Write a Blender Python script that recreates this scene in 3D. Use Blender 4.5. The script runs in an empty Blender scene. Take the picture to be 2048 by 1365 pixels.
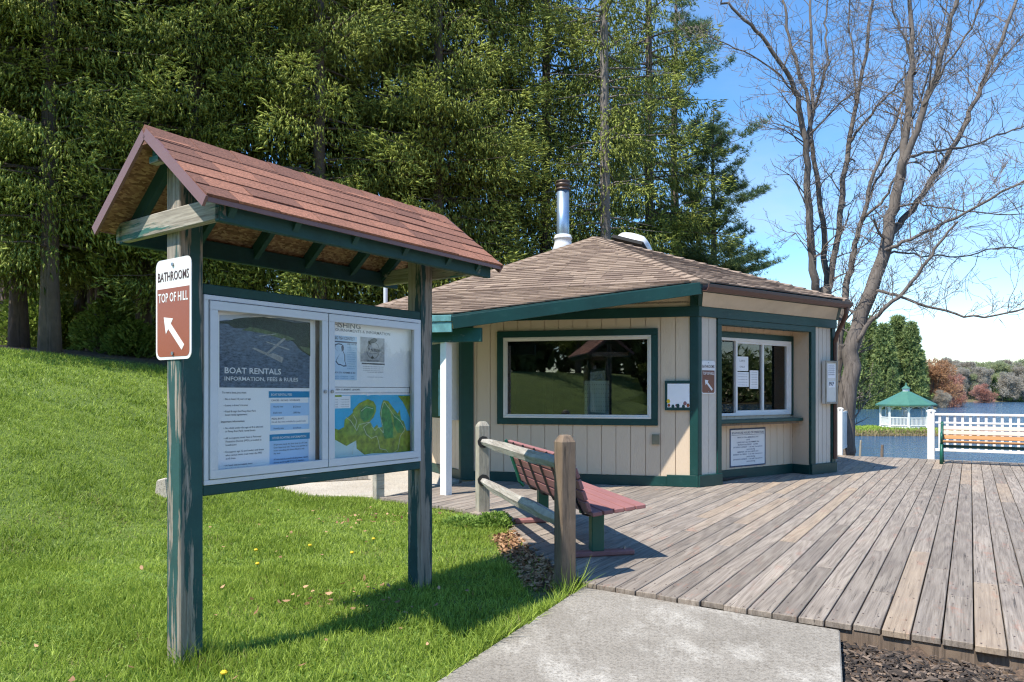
import bpy, math, random
import numpy as np
from mathutils import Vector, Matrix

random.seed(7)
rng = np.random.default_rng(7)
SC = bpy.context.scene
COL = SC.collection
R = math.radians

# ------------------------------------------------------------------ camera
F, H, HZ = 1444.0, 1.5, 785.0          # focal length in photo pixels, eye height, horizon row
cam_d = bpy.data.cameras.new('camera')
cam = bpy.data.objects.new('camera', cam_d)
COL.objects.link(cam)
cam.location = (0, 0, H)
cam.rotation_euler = (R(90), 0, 0)
cam_d.sensor_width = 36.0
cam_d.lens = F / 2048 * 36
cam_d.shift_y = (HZ - 682.5) / 2048
cam_d.clip_start = 0.05
cam_d.clip_end = 3000
SC.camera = cam

# ------------------------------------------------------------------ sun, sky, exposure
SUN_AZ = Vector((-0.79, -0.613, 0)).normalized()
SUN_EL = R(58.5)
sun_dir = Vector((SUN_AZ.x * math.cos(SUN_EL), SUN_AZ.y * math.cos(SUN_EL), math.sin(SUN_EL)))
sun_d = bpy.data.lights.new('sun', 'SUN')
sun_d.energy = 3.7
sun_d.angle = R(0.5)
sun_d.color = (1.0, 0.94, 0.84)
sun = bpy.data.objects.new('sun', sun_d)
COL.objects.link(sun)
sun.rotation_euler = sun_dir.to_track_quat('Z', 'Y').to_euler()
sun.location = (-20, -16, 40)

world = bpy.data.worlds.new('World')
SC.world = world
world.use_nodes = True
wn, wl = world.node_tree.nodes, world.node_tree.links
wn.clear()
w_out = wn.new('ShaderNodeOutputWorld')
w_bg = wn.new('ShaderNodeBackground')
w_sky = wn.new('ShaderNodeTexSky')
w_sky.sky_type = 'NISHITA'
w_sky.sun_disc = False
w_sky.sun_elevation = SUN_EL
w_sky.sun_rotation = math.atan2(SUN_AZ.x, SUN_AZ.y) % (2 * math.pi)
w_sky.altitude = 150
w_sky.air_density = 1.0
w_sky.dust_density = 0.15
w_sky.ozone_density = 2.0
w_co = wn.new('ShaderNodeTexCoord')
w_map = wn.new('ShaderNodeMapping')
w_map.inputs['Scale'].default_value = (1.0, 1.0, 2.6)
w_map.inputs['Location'].default_value = (0.37, 0.1, 0.0)
w_no = wn.new('ShaderNodeTexNoise')
w_no.inputs['Scale'].default_value = 2.6
w_no.inputs['Detail'].default_value = 9
w_no.inputs['Roughness'].default_value = 0.55
w_rmp = wn.new('ShaderNodeValToRGB')
w_rmp.color_ramp.elements[0].position = 0.46
w_rmp.color_ramp.elements[0].color = (0, 0, 0, 1)
w_rmp.color_ramp.elements[1].position = 0.80
w_rmp.color_ramp.elements[1].color = (1, 1, 1, 1)
w_sep = wn.new('ShaderNodeSeparateXYZ')          # cloud cover thins out with height, as in the photo
w_hgt = wn.new('ShaderNodeMapRange')
w_hgt.inputs['From Min'].default_value = 0.03
w_hgt.inputs['From Max'].default_value = 0.42
w_hgt.inputs['To Min'].default_value = 0.95
w_hgt.inputs['To Max'].default_value = 0.2
w_mul = wn.new('ShaderNodeMath'); w_mul.operation = 'MULTIPLY'; w_mul.use_clamp = True
w_mix = wn.new('ShaderNodeMixRGB')
w_mix.inputs['Color2'].default_value = (3.3, 3.42, 3.6, 1)
w_hsv = wn.new('ShaderNodeHueSaturation')
w_hsv.inputs['Saturation'].default_value = 1.3
w_hsv.inputs['Value'].default_value = 1.0
wl.new(w_co.outputs['Generated'], w_map.inputs['Vector'])
wl.new(w_map.outputs['Vector'], w_no.inputs['Vector'])
wl.new(w_no.outputs['Fac'], w_rmp.inputs['Fac'])
wl.new(w_co.outputs['Generated'], w_sep.inputs['Vector'])
wl.new(w_sep.outputs['Z'], w_hgt.inputs['Value'])
wl.new(w_rmp.outputs['Color'], w_mul.inputs[0])
wl.new(w_hgt.outputs['Result'], w_mul.inputs[1])
wl.new(w_sky.outputs['Color'], w_hsv.inputs['Color'])
wl.new(w_hsv.outputs['Color'], w_mix.inputs['Color1'])
wl.new(w_mul.outputs['Value'], w_mix.inputs['Fac'])
wl.new(w_mix.outputs['Color'], w_bg.inputs['Color'])
wl.new(w_bg.outputs['Background'], w_out.inputs['Surface'])
w_bg.inputs['Strength'].default_value = 0.138

SC.render.engine = 'CYCLES'
SC.view_settings.view_transform = 'Standard'
SC.view_settings.look = 'None'
SC.view_settings.gamma = 1.0
SC.view_settings.use_curve_mapping = False
SC.view_settings.exposure = 1.02
SC.cycles.max_bounces = 8
SC.cycles.transparent_max_bounces = 12
SC.cycles.use_denoising = True
SC.cycles.denoiser = 'OPENIMAGEDENOISE'
SC.cycles.denoising_prefilter = 'FAST'
SC.cycles.denoising_input_passes = 'RGB_ALBEDO_NORMAL'
SC.cycles.filter_width = 1.2
SC.cycles.sample_clamp_indirect = 4.0

# ------------------------------------------------------------------ measuring helpers (photo pixel -> place)
def gp(u, v, z=0.0):
    Y = (z - H) / ((HZ - v) / F)
    return Vector(((u - 1024) / F * Y, Y, z))

def at(u, v, Y):
    return Vector(((u - 1024) / F * Y, Y, H + (HZ - v) / F * Y))

class Plane:
    """A vertical wall plane: o = base point, d = direction along the wall, n = outward normal."""
    def __init__(s, o, d, n):
        s.o, s.d, s.n = Vector((o[0], o[1], 0)), Vector((d[0], d[1], 0)).normalized(), Vector((n[0], n[1], 0)).normalized()
    def sz(s, u, v, t=0.0):
        r = Vector(((u - 1024) / F, 1, (HZ - v) / F))
        o = s.o + s.n * t
        k = (o - Vector((0, 0, H))).dot(s.n) / r.dot(s.n)
        p = Vector((0, 0, H)) + r * k
        return (p - s.o).dot(s.d), p.z
    def p(s, a, z, t=0.0):
        q = s.o + s.d * a + s.n * t
        return Vector((q.x, q.y, z))

# ------------------------------------------------------------------ mesh helpers
def np_mesh(name, V, Fc, tone=None):
    V = np.asarray(V, dtype=np.float32)
    Fc = np.asarray(Fc, dtype=np.int32)
    me = bpy.data.meshes.new(name)
    n, k = Fc.shape
    me.vertices.add(len(V)); me.vertices.foreach_set('co', V.ravel())
    me.loops.add(n * k); me.loops.foreach_set('vertex_index', Fc.ravel())
    me.polygons.add(n); me.polygons.foreach_set('loop_start', np.arange(0, n * k, k, dtype=np.int32))
    me.update(calc_edges=True)
    if tone is not None:
        a = me.attributes.new('tone', 'FLOAT', 'POINT')
        a.data.foreach_set('value', np.asarray(tone, dtype=np.float32))
    return me

def link(name, me, mat, parent=None, loc=None):
    if mat is not None and len(me.materials) == 0:
        me.materials.append(mat)
    o = bpy.data.objects.new(name, me)
    COL.objects.link(o)
    if parent is not None: o.parent = parent
    if loc is not None: o.location = loc
    return o

def tag(o, label=None, cat=None, group=None, kind=None):
    if label: o['label'] = label
    if cat: o['category'] = cat
    if group: o['group'] = group
    if kind: o['kind'] = kind
    return o

def empty(name, loc=(0, 0, 0), rz=0.0):
    o = bpy.data.objects.new(name, None)
    COL.objects.link(o)
    o.location = loc
    o.rotation_euler = (0, 0, rz)
    o.empty_display_size = 0.2
    return o

def thing(name, label, cat, loc=(0, 0, 0), rz=0.0, group=None):
    return tag(empty(name, loc, rz), label, cat, group)

class MB:
    def __init__(s, org=(0, 0, 0)):
        s.v, s.f, s.org = [], [], Vector(org)
    def add(s, vs, fs):
        b = len(s.v)
        s.v += [Vector(q) - s.org for q in vs]
        s.f += [tuple(i + b for i in f) for f in fs]
        return s
    def hexa(s, c):      # 8 corners: bottom ring 0-3, top ring 4-7
        return s.add(c, [(3, 2, 1, 0), (4, 5, 6, 7), (0, 1, 5, 4), (1, 2, 6, 5), (2, 3, 7, 6), (3, 0, 4, 7)])
    def box(s, x0, x1, y0, y1, z0, z1):
        return s.hexa([(x0, y0, z0), (x1, y0, z0), (x1, y1, z0), (x0, y1, z0), (x0, y0, z1), (x1, y0, z1), (x1, y1, z1), (x0, y1, z1)])
    def wbox(s, pl, a0, a1, z0, z1, t0, t1):     # box on a wall plane, between t0 (inner) and t1 (outer)
        if a0 > a1: a0, a1 = a1, a0
        return s.hexa([pl.p(a0, z0, t1), pl.p(a1, z0, t1), pl.p(a1, z0, t0), pl.p(a0, z0, t0),
                       pl.p(a0, z1, t1), pl.p(a1, z1, t1), pl.p(a1, z1, t0), pl.p(a0, z1, t0)])
    def beam(s, p, q, w, h, up=(0, 0, 1)):       # rectangular bar between two points
        p, q = Vector(p), Vector(q)
        d = (q - p).normalized()
        x = d.cross(Vector(up)).normalized() * (w / 2)
        y = x.cross(d).normalized() * (h / 2)
        return s.hexa([p - x - y, p + x - y, q + x - y, q - x - y, p - x + y, p + x + y, q + x + y, q - x + y])
    def tube(s, pts, rad, n=8, caps=True):
        pts = [Vector(p) for p in pts]
        if not hasattr(rad, '__len__'): rad = [rad] * len(pts)
        b = []
        ref = None
        for i, p in enumerate(pts):
            d = (pts[min(i + 1, len(pts) - 1)] - pts[max(i - 1, 0)]).normalized()
            if ref is None:
                ref = d.orthogonal().normalized()
            x = (ref - d * ref.dot(d))
            x = x.normalized() if x.length > 1e-6 else d.orthogonal().normalized()
            ref = x
            y = d.cross(x)
            b.append([p + (x * math.cos(2 * math.pi * k / n) + y * math.sin(2 * math.pi * k / n)) * rad[i] for k in range(n)])
        vs = [q for ring in b for q in ring]
        fs = []
        for i in range(len(pts) - 1):
            for k in range(n):
                k2 = (k + 1) % n
                fs.append((i * n + k, i * n + k2, (i + 1) * n + k2, (i + 1) * n + k))
        if caps:
            fs.append(tuple(reversed(range(n))))
            fs.append(tuple((len(pts) - 1) * n + k for k in range(n)))
        return s.add(vs, fs)
    def lathe(s, prof, n=20, c=(0, 0, 0)):       # profile of (radius, z)
        c = Vector(c)
        vs = [c + Vector((r * math.cos(2 * math.pi * k / n), r * math.sin(2 * math.pi * k / n), z)) for r, z in prof for k in range(n)]
        fs = []
        for i in range(len(prof) - 1):
            for k in range(n):
                k2 = (k + 1) % n
                fs.append((i * n + k, i * n + k2, (i + 1) * n + k2, (i + 1) * n + k))
        fs.append(tuple(reversed(range(n))))
        fs.append(tuple((len(prof) - 1) * n + k for k in range(n)))
        return s.add(vs, fs)
    def slab(s, poly, th):                        # polygon (ccw from above) with a thickness downward
        n = len(poly)
        top = [Vector(q) for q in poly]
        bot = [q - Vector((0, 0, th)) for q in top]
        return s.add(top + bot, [tuple(range(n)), tuple(reversed(range(n, 2 * n)))] +
                     [(i, n + i, n + (i + 1) % n, (i + 1) % n) for i in range(n)])
    def build(s, name, mat, parent=None, bevel=0, smooth=False, tone=None, loc=None):
        me = bpy.data.meshes.new(name)
        me.from_pydata([tuple(q) for q in s.v], [], s.f)
        me.update()
        if smooth:
            me.polygons.foreach_set('use_smooth', [True] * len(me.polygons))
        if tone is not None:
            a = me.attributes.new('tone', 'FLOAT', 'POINT')
            a.data.foreach_set('value', [tone] * len(me.vertices) if not hasattr(tone, '__len__') else tone)
        o = link(name, me, mat, parent, loc)
        if bevel:
            m = o.modifiers.new('bevel', 'BEVEL'); m.width = bevel; m.segments = 1; m.limit_method = 'ANGLE'
        return o

# ------------------------------------------------------------------ materials
def nt(name):
    m = bpy.data.materials.new(name)
    m.use_nodes = True
    t = m.node_tree
    return m, t.nodes, t.links, t.nodes['Principled BSDF']

def rgb(c): return (c[0], c[1], c[2], 1.0)

def noise(n, l, coord, scale, detail=6, rough=0.6, stretch=None, offset=None):
    if stretch is not None or offset is not None:
        mp = n.new('ShaderNodeMapping')
        if stretch is not None: mp.inputs['Scale'].default_value = stretch
        l.new(coord, mp.inputs['Vector'])
        if offset is not None: l.new(offset, mp.inputs['Location'])
        coord = mp.outputs['Vector']
    t = n.new('ShaderNodeTexNoise')
    t.inputs['Scale'].default_value = scale
    t.inputs['Detail'].default_value = detail
    t.inputs['Roughness'].default_value = rough
    l.new(coord, t.inputs['Vector'])
    return t.outputs['Fac']

def ramp(n, l, fac, stops):
    r = n.new('ShaderNodeValToRGB')
    e = r.color_ramp.elements
    while len(e) < len(stops): e.new(0.5)
    for k, (pos, c) in enumerate(stops):
        e[k].position = pos
        e[k].color = rgb(c) if hasattr(c, '__len__') else (c, c, c, 1)
    l.new(fac, r.inputs['Fac'])
    return r.outputs['Color']

def mixc(n, l, fac, a, b, mode='MIX'):
    m = n.new('ShaderNodeMixRGB'); m.blend_type = mode
    for sock, v in ((m.inputs['Fac'], fac), (m.inputs['Color1'], a), (m.inputs['Color2'], b)):
        if hasattr(v, 'is_linked'): l.new(v, sock)
        elif hasattr(v, '__len__'): sock.default_value = rgb(v)
        else: sock.default_value = v
    return m.outputs['Color']

def bump(n, l, h, bsdf, strength=0.3, dist=0.01):
    b = n.new('ShaderNodeBump')
    b.inputs['Strength'].default_value = strength
    b.inputs['Distance'].default_value = dist
    l.new(h, b.inputs['Height'])
    l.new(b.outputs['Normal'], bsdf.inputs['Normal'])

def paint(name, c, rough=0.55, var=0.12, scale=3.0, bscale=70, bst=0.15, metallic=0.0, stretch=None, dirt=0.0, dirtc=(0.12, 0.1, 0.08)):
    m, n, l, b = nt(name)
    co = n.new('ShaderNodeTexCoord').outputs['Object']
    f1 = noise(n, l, co, scale, 5, 0.6, stretch)
    lo = [max(0, x * (1 - var)) for x in c]; hi = [min(0.9, x * (1 + var)) for x in c]
    col = ramp(n, l, f1, [(0.3, lo), (0.7, hi)])
    if dirt:
        f2 = noise(n, l, co, scale * 4, 8, 0.7, stretch)
        col = mixc(n, l, ramp(n, l, f2, [(0.58, 0.0), (0.72, dirt)]), col, dirtc)
    l.new(col, b.inputs['Base Color'])
    b.inputs['Roughness'].default_value = rough
    b.inputs['Metallic'].default_value = metallic
    bump(n, l, noise(n, l, co, bscale, 4, 0.6, stretch), b, bst, 0.004)
    return m

def toned(name, c1, c2, rough=0.9, nscale=60, nvar=0.25, bst=0.4, bscale=150):
    """Colour picked per piece by the attribute tone (0..1) with fine grain on top."""
    m, n, l, b = nt(name)
    a = n.new('ShaderNodeAttribute'); a.attribute_name = 'tone'
    co = n.new('ShaderNodeTexCoord').outputs['Object']
    col = mixc(n, l, a.outputs['Fac'], c1, c2)
    f = noise(n, l, co, nscale, 6, 0.7)
    g = ramp(n, l, f, [(0.25, 1 - nvar), (0.75, 1 + nvar)])
    col = mixc(n, l, 1.0, col, g, 'MULTIPLY')
    l.new(col, b.inputs['Base Color'])
    b.inputs['Roughness'].default_value = rough
    bump(n, l, noise(n, l, co, bscale, 3, 0.6), b, bst, 0.004)
    return m

def weathered(name, paint_c, wood1, wood2, amount, axis=2, rough=0.75, fine=1.0):
    """Paint peeling off grey wood; grain runs along the given local axis."""
    m, n, l, b = nt(name)
    co = n.new('ShaderNodeTexCoord').outputs['Object']
    oi = n.new('ShaderNodeObjectInfo')
    off = n.new('ShaderNodeVectorMath'); off.operation = 'SCALE'
    off.inputs[0].default_value = (13.0, 7.0, 11.0)
    l.new(oi.outputs['Random'], off.inputs['Scale'])
    st = [9.0, 9.0, 9.0]; st[axis] = 0.8
    st2 = [60.0 * fine] * 3; st2[axis] = 2.5
    grain = noise(n, l, co, 1.0, 8, 0.7, st2, off.outputs['Vector'])
    wood = ramp(n, l, grain, [(0.3, wood1), (0.7, wood2)])
    peel = noise(n, l, co, 1.0, 9, 0.68, st, off.outputs['Vector'])
    mask = ramp(n, l, peel, [(amount - 0.015, 1.0), (amount + 0.02, 0.0)])
    pv = noise(n, l, co, 5.0, 5, 0.6)
    pc = ramp(n, l, pv, [(0.3, [x * 0.8 for x in paint_c]), (0.7, [x * 1.25 for x in paint_c])])
    l.new(mixc(n, l, mask, pc, wood), b.inputs['Base Color'])
    b.inputs['Roughness'].default_value = rough
    hsum = n.new('ShaderNodeMath'); hsum.operation = 'SUBTRACT'
    l.new(grain, hsum.inputs[0]); l.new(mask, hsum.inputs[1])
    bump(n, l, hsum.outputs['Value'], b, 0.5, 0.004)
    return m

def leafy(name, c1, c2, trans=0.3, rough=0.6):
    m, n, l, b = nt(name)
    a = n.new('ShaderNodeAttribute'); a.attribute_name = 'tone'
    col = mixc(n, l, a.outputs['Fac'], c1, c2)
    l.new(col, b.inputs['Base Color'])
    b.inputs['Roughness'].default_value = rough
    b.inputs['Specular IOR Level'].default_value = 0.25
    tr = n.new('ShaderNodeBsdfTranslucent')
    l.new(col, tr.inputs['Color'])
    mx = n.new('ShaderNodeMixShader'); mx.inputs['Fac'].default_value = trans
    l.new(b.outputs['BSDF'], mx.inputs[1]); l.new(tr.outputs['BSDF'], mx.inputs[2])
    l.new(mx.outputs['Shader'], n['Material Output'].inputs['Surface'])
    return m

def glassy(name, refl=0.10, tint=(0.9, 0.93, 0.92), fk=1.0):
    m, n, l, b = nt(name)
    n.remove(b)
    g = n.new('ShaderNodeBsdfGlossy'); g.inputs['Roughness'].default_value = 0.01
    t = n.new('ShaderNodeBsdfTransparent'); t.inputs['Color'].default_value = rgb(tint)
    fr = n.new('ShaderNodeFresnel'); fr.inputs['IOR'].default_value = 1.5
    ad = n.new('ShaderNodeMath'); ad.operation = 'ADD'; ad.use_clamp = True; ad.inputs[1].default_value = refl
    fm = n.new('ShaderNodeMath'); fm.operation = 'MULTIPLY'; fm.inputs[1].default_value = fk
    l.new(fr.outputs['Fac'], fm.inputs[0]); l.new(fm.outputs['Value'], ad.inputs[0])
    mx = n.new('ShaderNodeMixShader')
    l.new(ad.outputs['Value'], mx.inputs['Fac'])
    l.new(t.outputs['BSDF'], mx.inputs[1]); l.new(g.outputs['BSDF'], mx.inputs[2])
    l.new(mx.outputs['Shader'], n['Material Output'].inputs['Surface'])
    return m

def deckwood(name):
    m, n, l, b = nt(name)
    co = n.new('ShaderNodeTexCoord').outputs['Object']
    oi = n.new('ShaderNodeObjectInfo')
    off = n.new('ShaderNodeVectorMath'); off.operation = 'SCALE'
    off.inputs[0].default_value = (37.0, 19.0, 5.0)
    l.new(oi.outputs['Random'], off.inputs['Scale'])
    O = off.outputs['Vector']
    fine = noise(n, l, co, 1.0, 7, 0.75, (2.2, 95.0, 30.0), O)
    warp = noise(n, l, co, 1.0, 2, 0.45, (0.45, 5.5, 2.0), O)
    wv = n.new('ShaderNodeMath'); wv.operation = 'MULTIPLY'; wv.inputs[1].default_value = 55.0
    l.new(warp, wv.inputs[0])
    sn = n.new('ShaderNodeMath'); sn.operation = 'SINE'; l.new(wv.outputs['Value'], sn.inputs[0])
    ring = n.new('ShaderNodeMapRange'); ring.inputs['From Min'].default_value = -1; l.new(sn.outputs['Value'], ring.inputs['Value'])
    g = mixc(n, l, 0.13, fine, ring.outputs['Result'])
    a = n.new('ShaderNodeAttribute'); a.attribute_name = 'tone'
    col = ramp(n, l, g, [(0.28, (0.118, 0.095, 0.076)), (0.5, (0.272, 0.228, 0.184)), (0.72, (0.40, 0.345, 0.285))])
    tan = ramp(n, l, g, [(0.2, (0.20, 0.145, 0.10)), (0.8, (0.40, 0.31, 0.215))])
    col = mixc(n, l, ramp(n, l, a.outputs['Fac'], [(0.86, 0.0), (0.93, 0.8)]), col, tan)
    sh = ramp(n, l, a.outputs['Fac'], [(0.0, 0.74), (0.85, 1.12)])
    col = mixc(n, l, 1.0, col, sh, 'MULTIPLY')
    blot = noise(n, l, co, 1.0, 4, 0.6, (1.2, 3.0, 1.0), O)
    col = mixc(n, l, ramp(n, l, blot, [(0.35, 0.35), (0.6, 0.0)]), col, (0.16, 0.135, 0.12))
    red = noise(n, l, co, 1.0, 8, 0.75, (2.5, 7.0, 3.0), O)
    col = mixc(n, l, ramp(n, l, red, [(0.58, 0.0), (0.68, 0.5)]), col, (0.33, 0.15, 0.10))
    crack = noise(n, l, co, 1.0, 6, 0.7, (1.6, 60.0, 10.0), O)
    cm = ramp(n, l, crack, [(0.33, 0.85), (0.39, 0.0)])
    col = mixc(n, l, cm, col, (0.05, 0.042, 0.036))
    l.new(col, b.inputs['Base Color'])
    b.inputs['Roughness'].default_value = 0.85
    hh = n.new('ShaderNodeMath'); hh.operation = 'SUBTRACT'
    l.new(g, hh.inputs[0]); l.new(cm, hh.inputs[1])
    bump(n, l, hh.outputs['Value'], b, 0.6, 0.006)
    return m

def concrete_mat(name, c=0.40):
    m, n, l, b = nt(name)
    co = n.new('ShaderNodeTexCoord').outputs['Object']
    f1 = noise(n, l, co, 1.1, 7, 0.65)
    f2 = noise(n, l, co, 75, 6, 0.85)
    f3 = noise(n, l, co, 2.4, 9, 0.7, (1.0, 0.6, 1.0))
    col = ramp(n, l, f1, [(0.3, (c * 0.82, c * 0.73, c * 0.60)), (0.7, (c * 1.18, c * 1.07, c * 0.90))])
    col = mixc(n, l, ramp(n, l, f3, [(0.49, 0.0), (0.62, 0.75)]), col, (0.44, 0.41, 0.355))
    col = mixc(n, l, 1.0, col, ramp(n, l, f2, [(0.34, 0.45), (0.5, 1.0), (0.66, 1.35)]), 'MULTIPLY')
    f5 = noise(n, l, co, 38, 5, 0.75)
    col = mixc(n, l, ramp(n, l, f5, [(0.38, 0.65), (0.46, 0.0)]), col, (0.14, 0.118, 0.09))
    f4 = noise(n, l, co, 9.0, 4, 0.6)
    col = mixc(n, l, ramp(n, l, f4, [(0.72, 0.0), (0.80, 0.5)]), col, (0.34, 0.20, 0.11))
    l.new(col, b.inputs['Base Color'])
    b.inputs['Roughness'].default_value = 0.92
    bump(n, l, f2, b, 0.5, 0.004)
    return m

MAT = {}
MAT['green'] = paint('green_paint', (0.003, 0.046, 0.040), 0.45, 0.2, 2.0, 60, 0.1, dirt=0.18, dirtc=(0.10, 0.15, 0.13))
MAT['greenwear'] = weathered('worn_green_paint', (0.010, 0.085, 0.070), (0.2, 0.2, 0.18), (0.45, 0.46, 0.42), 0.33, 0)
MAT['kpost'] = weathered('kiosk_post_paint', (0.018, 0.075, 0.070), (0.13, 0.10, 0.075), (0.42, 0.38, 0.32), 0.505, 2)
MAT['kpostfar'] = weathered('kiosk_far_post_paint', (0.012, 0.055, 0.055), (0.13, 0.10, 0.075), (0.40, 0.36, 0.30), 0.49, 2)
MAT['kbeam'] = weathered('kiosk_beam_paint', (0.012, 0.060, 0.056), (0.13, 0.11, 0.09), (0.38, 0.36, 0.31), 0.33, 0)
MAT['kcross'] = weathered('kiosk_cross_beam_wood', (0.03, 0.13, 0.11), (0.15, 0.12, 0.09), (0.50, 0.46, 0.38), 0.56, 1)
MAT['mauve'] = paint('mauve_metal', (0.20, 0.105, 0.10), 0.5, 0.1)
MAT['kshingle'] = toned('red_brown_shingle', (0.175, 0.078, 0.053), (0.34, 0.148, 0.092), 0.95, 70, 0.6, 0.6, 200)
MAT['bshingle'] = toned('tan_brown_shingle', (0.185, 0.130, 0.098), (0.34, 0.255, 0.188), 0.95, 30, 0.22, 0.5, 160)
def osb():
    m, n, l, b = nt('strand_board')
    co = n.new('ShaderNodeTexCoord').outputs['Object']
    mp = n.new('ShaderNodeMapping'); mp.inputs['Scale'].default_value = (1.0, 2.2, 1.5); mp.inputs['Rotation'].default_value = (0.2, 0.1, 0.6)
    l.new(co, mp.inputs['Vector'])
    v = n.new('ShaderNodeTexVoronoi'); v.inputs['Scale'].default_value = 42; l.new(mp.outputs['Vector'], v.inputs['Vector'])
    sp_ = n.new('ShaderNodeSeparateXYZ'); l.new(v.outputs['Color'], sp_.inputs['Vector'])
    l.new(ramp(n, l, sp_.outputs['X'], [(0.0, (0.14, 0.07, 0.032)), (0.5, (0.26, 0.14, 0.07)), (1.0, (0.44, 0.28, 0.15))]), b.inputs['Base Color'])
    b.inputs['Roughness'].default_value = 0.85
    bump(n, l, sp_.outputs['Y'], b, 0.4, 0.003)
    return m
MAT['osb'] = osb()
MAT['siding'] = paint('beige_siding', (0.66, 0.52, 0.37), 0.75, 0.06, 1.3, 40, 0.3, stretch=(1, 1, 0.25), dirt=0.25, dirtc=(0.42, 0.33, 0.25))
MAT['sidingrough'] = paint('rough_beige_siding', (0.62, 0.56, 0.47), 0.85, 0.08, 3.0, 45, 0.9, stretch=(1, 1, 0.4), dirt=0.3, dirtc=(0.35, 0.3, 0.25))
MAT['white'] = paint('white_paint', (0.78, 0.78, 0.76), 0.45, 0.05)
MAT['vinyl'] = paint('white_vinyl_frame', (0.70, 0.68, 0.62), 0.4, 0.05)
MAT['alu'] = paint('pale_aluminium', (0.63, 0.66, 0.70), 0.42, 0.06, 4, 80, 0.06, metallic=0.15)
MAT['dark'] = paint('dark_gap', (0.02, 0.02, 0.02), 0.9, 0.1)
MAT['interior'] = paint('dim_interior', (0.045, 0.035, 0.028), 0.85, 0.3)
MAT['glass'] = glassy('window_glass', 0.055)
MAT['caseglass'] = glassy('case_glass', 0.0, (0.985, 0.99, 0.99), 0.08)
MAT['cork'] = paint('tan_backboard', (0.30, 0.23, 0.17), 0.9, 0.2)
MAT['paper'] = paint('white_paper', (0.88, 0.88, 0.87), 0.7, 0.02)
MAT['paperblue'] = paint('pale_blue_paper', (0.50, 0.66, 0.80), 0.7, 0.03)
MAT['papergrey'] = paint('grey_print', (0.36, 0.36, 0.37), 0.7, 0.25, 30)
MAT['ink'] = paint('black_ink', (0.03, 0.03, 0.04), 0.7, 0.1)
MAT['inkgrey'] = paint('grey_ink', (0.14, 0.14, 0.15), 0.7, 0.1)
MAT['inkblue'] = paint('dark_blue_ink', (0.05, 0.07, 0.13), 0.7, 0.1)
MAT['tealblue'] = paint('blue_print', (0.02, 0.24, 0.45), 0.7, 0.05)
MAT['ltblue'] = paint('light_blue_print', (0.42, 0.62, 0.85), 0.7, 0.03)
MAT['signbrown'] = paint('brown_sign_face', (0.29, 0.070, 0.024), 0.35, 0.06)
MAT['signbrown2'] = paint('faded_brown_sign_face', (0.20, 0.075, 0.040), 0.5, 0.15)
MAT['signwhite'] = paint('white_sign_face', (0.78, 0.78, 0.77), 0.35, 0.03)
MAT['signink'] = paint('dark_brown_ink', (0.06, 0.022, 0.014), 0.5, 0.1)
MAT['steel'] = paint('grey_steel', (0.35, 0.35, 0.36), 0.35, 0.15, metallic=0.9)
MAT['pipe'] = paint('galvanised_pipe', (0.36, 0.47, 0.60), 0.38, 0.06, 3, 40, 0.05, metallic=0.75, stretch=(6, 6, 0.3))  # blue of the reflected sky is put into the metal's colour
MAT['pipecap'] = paint('brown_metal_cap', (0.10, 0.07, 0.055), 0.45, 0.2, metallic=0.4)
MAT['gutter'] = paint('brown_gutter', (0.105, 0.052, 0.040), 0.38, 0.1)
MAT['dome'] = paint('white_dome', (0.74, 0.75, 0.76), 0.25, 0.04)
MAT['deck'] = deckwood('weathered_deck_wood')
MAT['concrete'] = concrete_mat('concrete', 0.265)
MAT['patio'] = concrete_mat('pale_concrete', 0.46)
MAT['railwood'] = weathered('grey_rail_wood', (0.40, 0.37, 0.32), (0.17, 0.145, 0.115), (0.50, 0.46, 0.40), 0.50, 0, 0.85, 0.7)
MAT['postgrey'] = weathered('grey_post_wood', (0.36, 0.33, 0.26), (0.18, 0.16, 0.12), (0.46, 0.42, 0.34), 0.50, 2, 0.85)
MAT['postbrown'] = weathered('brown_post_wood', (0.19, 0.138, 0.096), (0.055, 0.040, 0.028), (0.27, 0.20, 0.145), 0.50, 2, 0.85, 0.6)
MAT['benchred'] = paint('dull_red_slat', (0.29, 0.130, 0.125), 0.6, 0.12, 4, 60, 0.3, stretch=(0.3, 3, 3), dirt=0.15, dirtc=(0.3, 0.2, 0.18))
MAT['benchgreen'] = paint('bench_green_metal', (0.006, 0.105, 0.070), 0.4, 0.15, dirt=0.15, dirtc=(0.15, 0.08, 0.04))
MAT['slatpale'] = paint('pale_wood_slat', (0.66, 0.53, 0.44), 0.55, 0.12, 2, 60, 0.2, stretch=(0.3, 4, 4))
MAT['slatorange'] = paint('orange_wood_slat', (0.52, 0.26, 0.095), 0.5, 0.15, 2, 60, 0.2, stretch=(0.3, 4, 4))
MAT['gazroof'] = paint('green_metal_roof', (0.06, 0.175, 0.125), 0.5, 0.1)
MAT['bark'] = weathered('spruce_bark', (0.14, 0.105, 0.083), (0.07, 0.052, 0.042), (0.21, 0.165, 0.14), 0.5, 2, 0.95, 0.4)
MAT['barkgrey'] = weathered('grey_bark', (0.135, 0.115, 0.098), (0.050, 0.040, 0.034), (0.23, 0.20, 0.175), 0.5, 2, 0.95, 0.4)
MAT['barkpale'] = weathered('pale_conifer_bark', (0.20, 0.175, 0.155), (0.10, 0.085, 0.07), (0.32, 0.29, 0.26), 0.5, 2, 0.95, 0.4)
MAT['twigs'] = paint('grey_twig_bark', (0.17, 0.145, 0.125), 0.9, 0.2)
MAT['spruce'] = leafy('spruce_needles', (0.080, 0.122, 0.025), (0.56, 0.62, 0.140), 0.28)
MAT['pine'] = leafy('pine_needles', (0.055, 0.11, 0.050), (0.33, 0.41, 0.15), 0.3)
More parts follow.
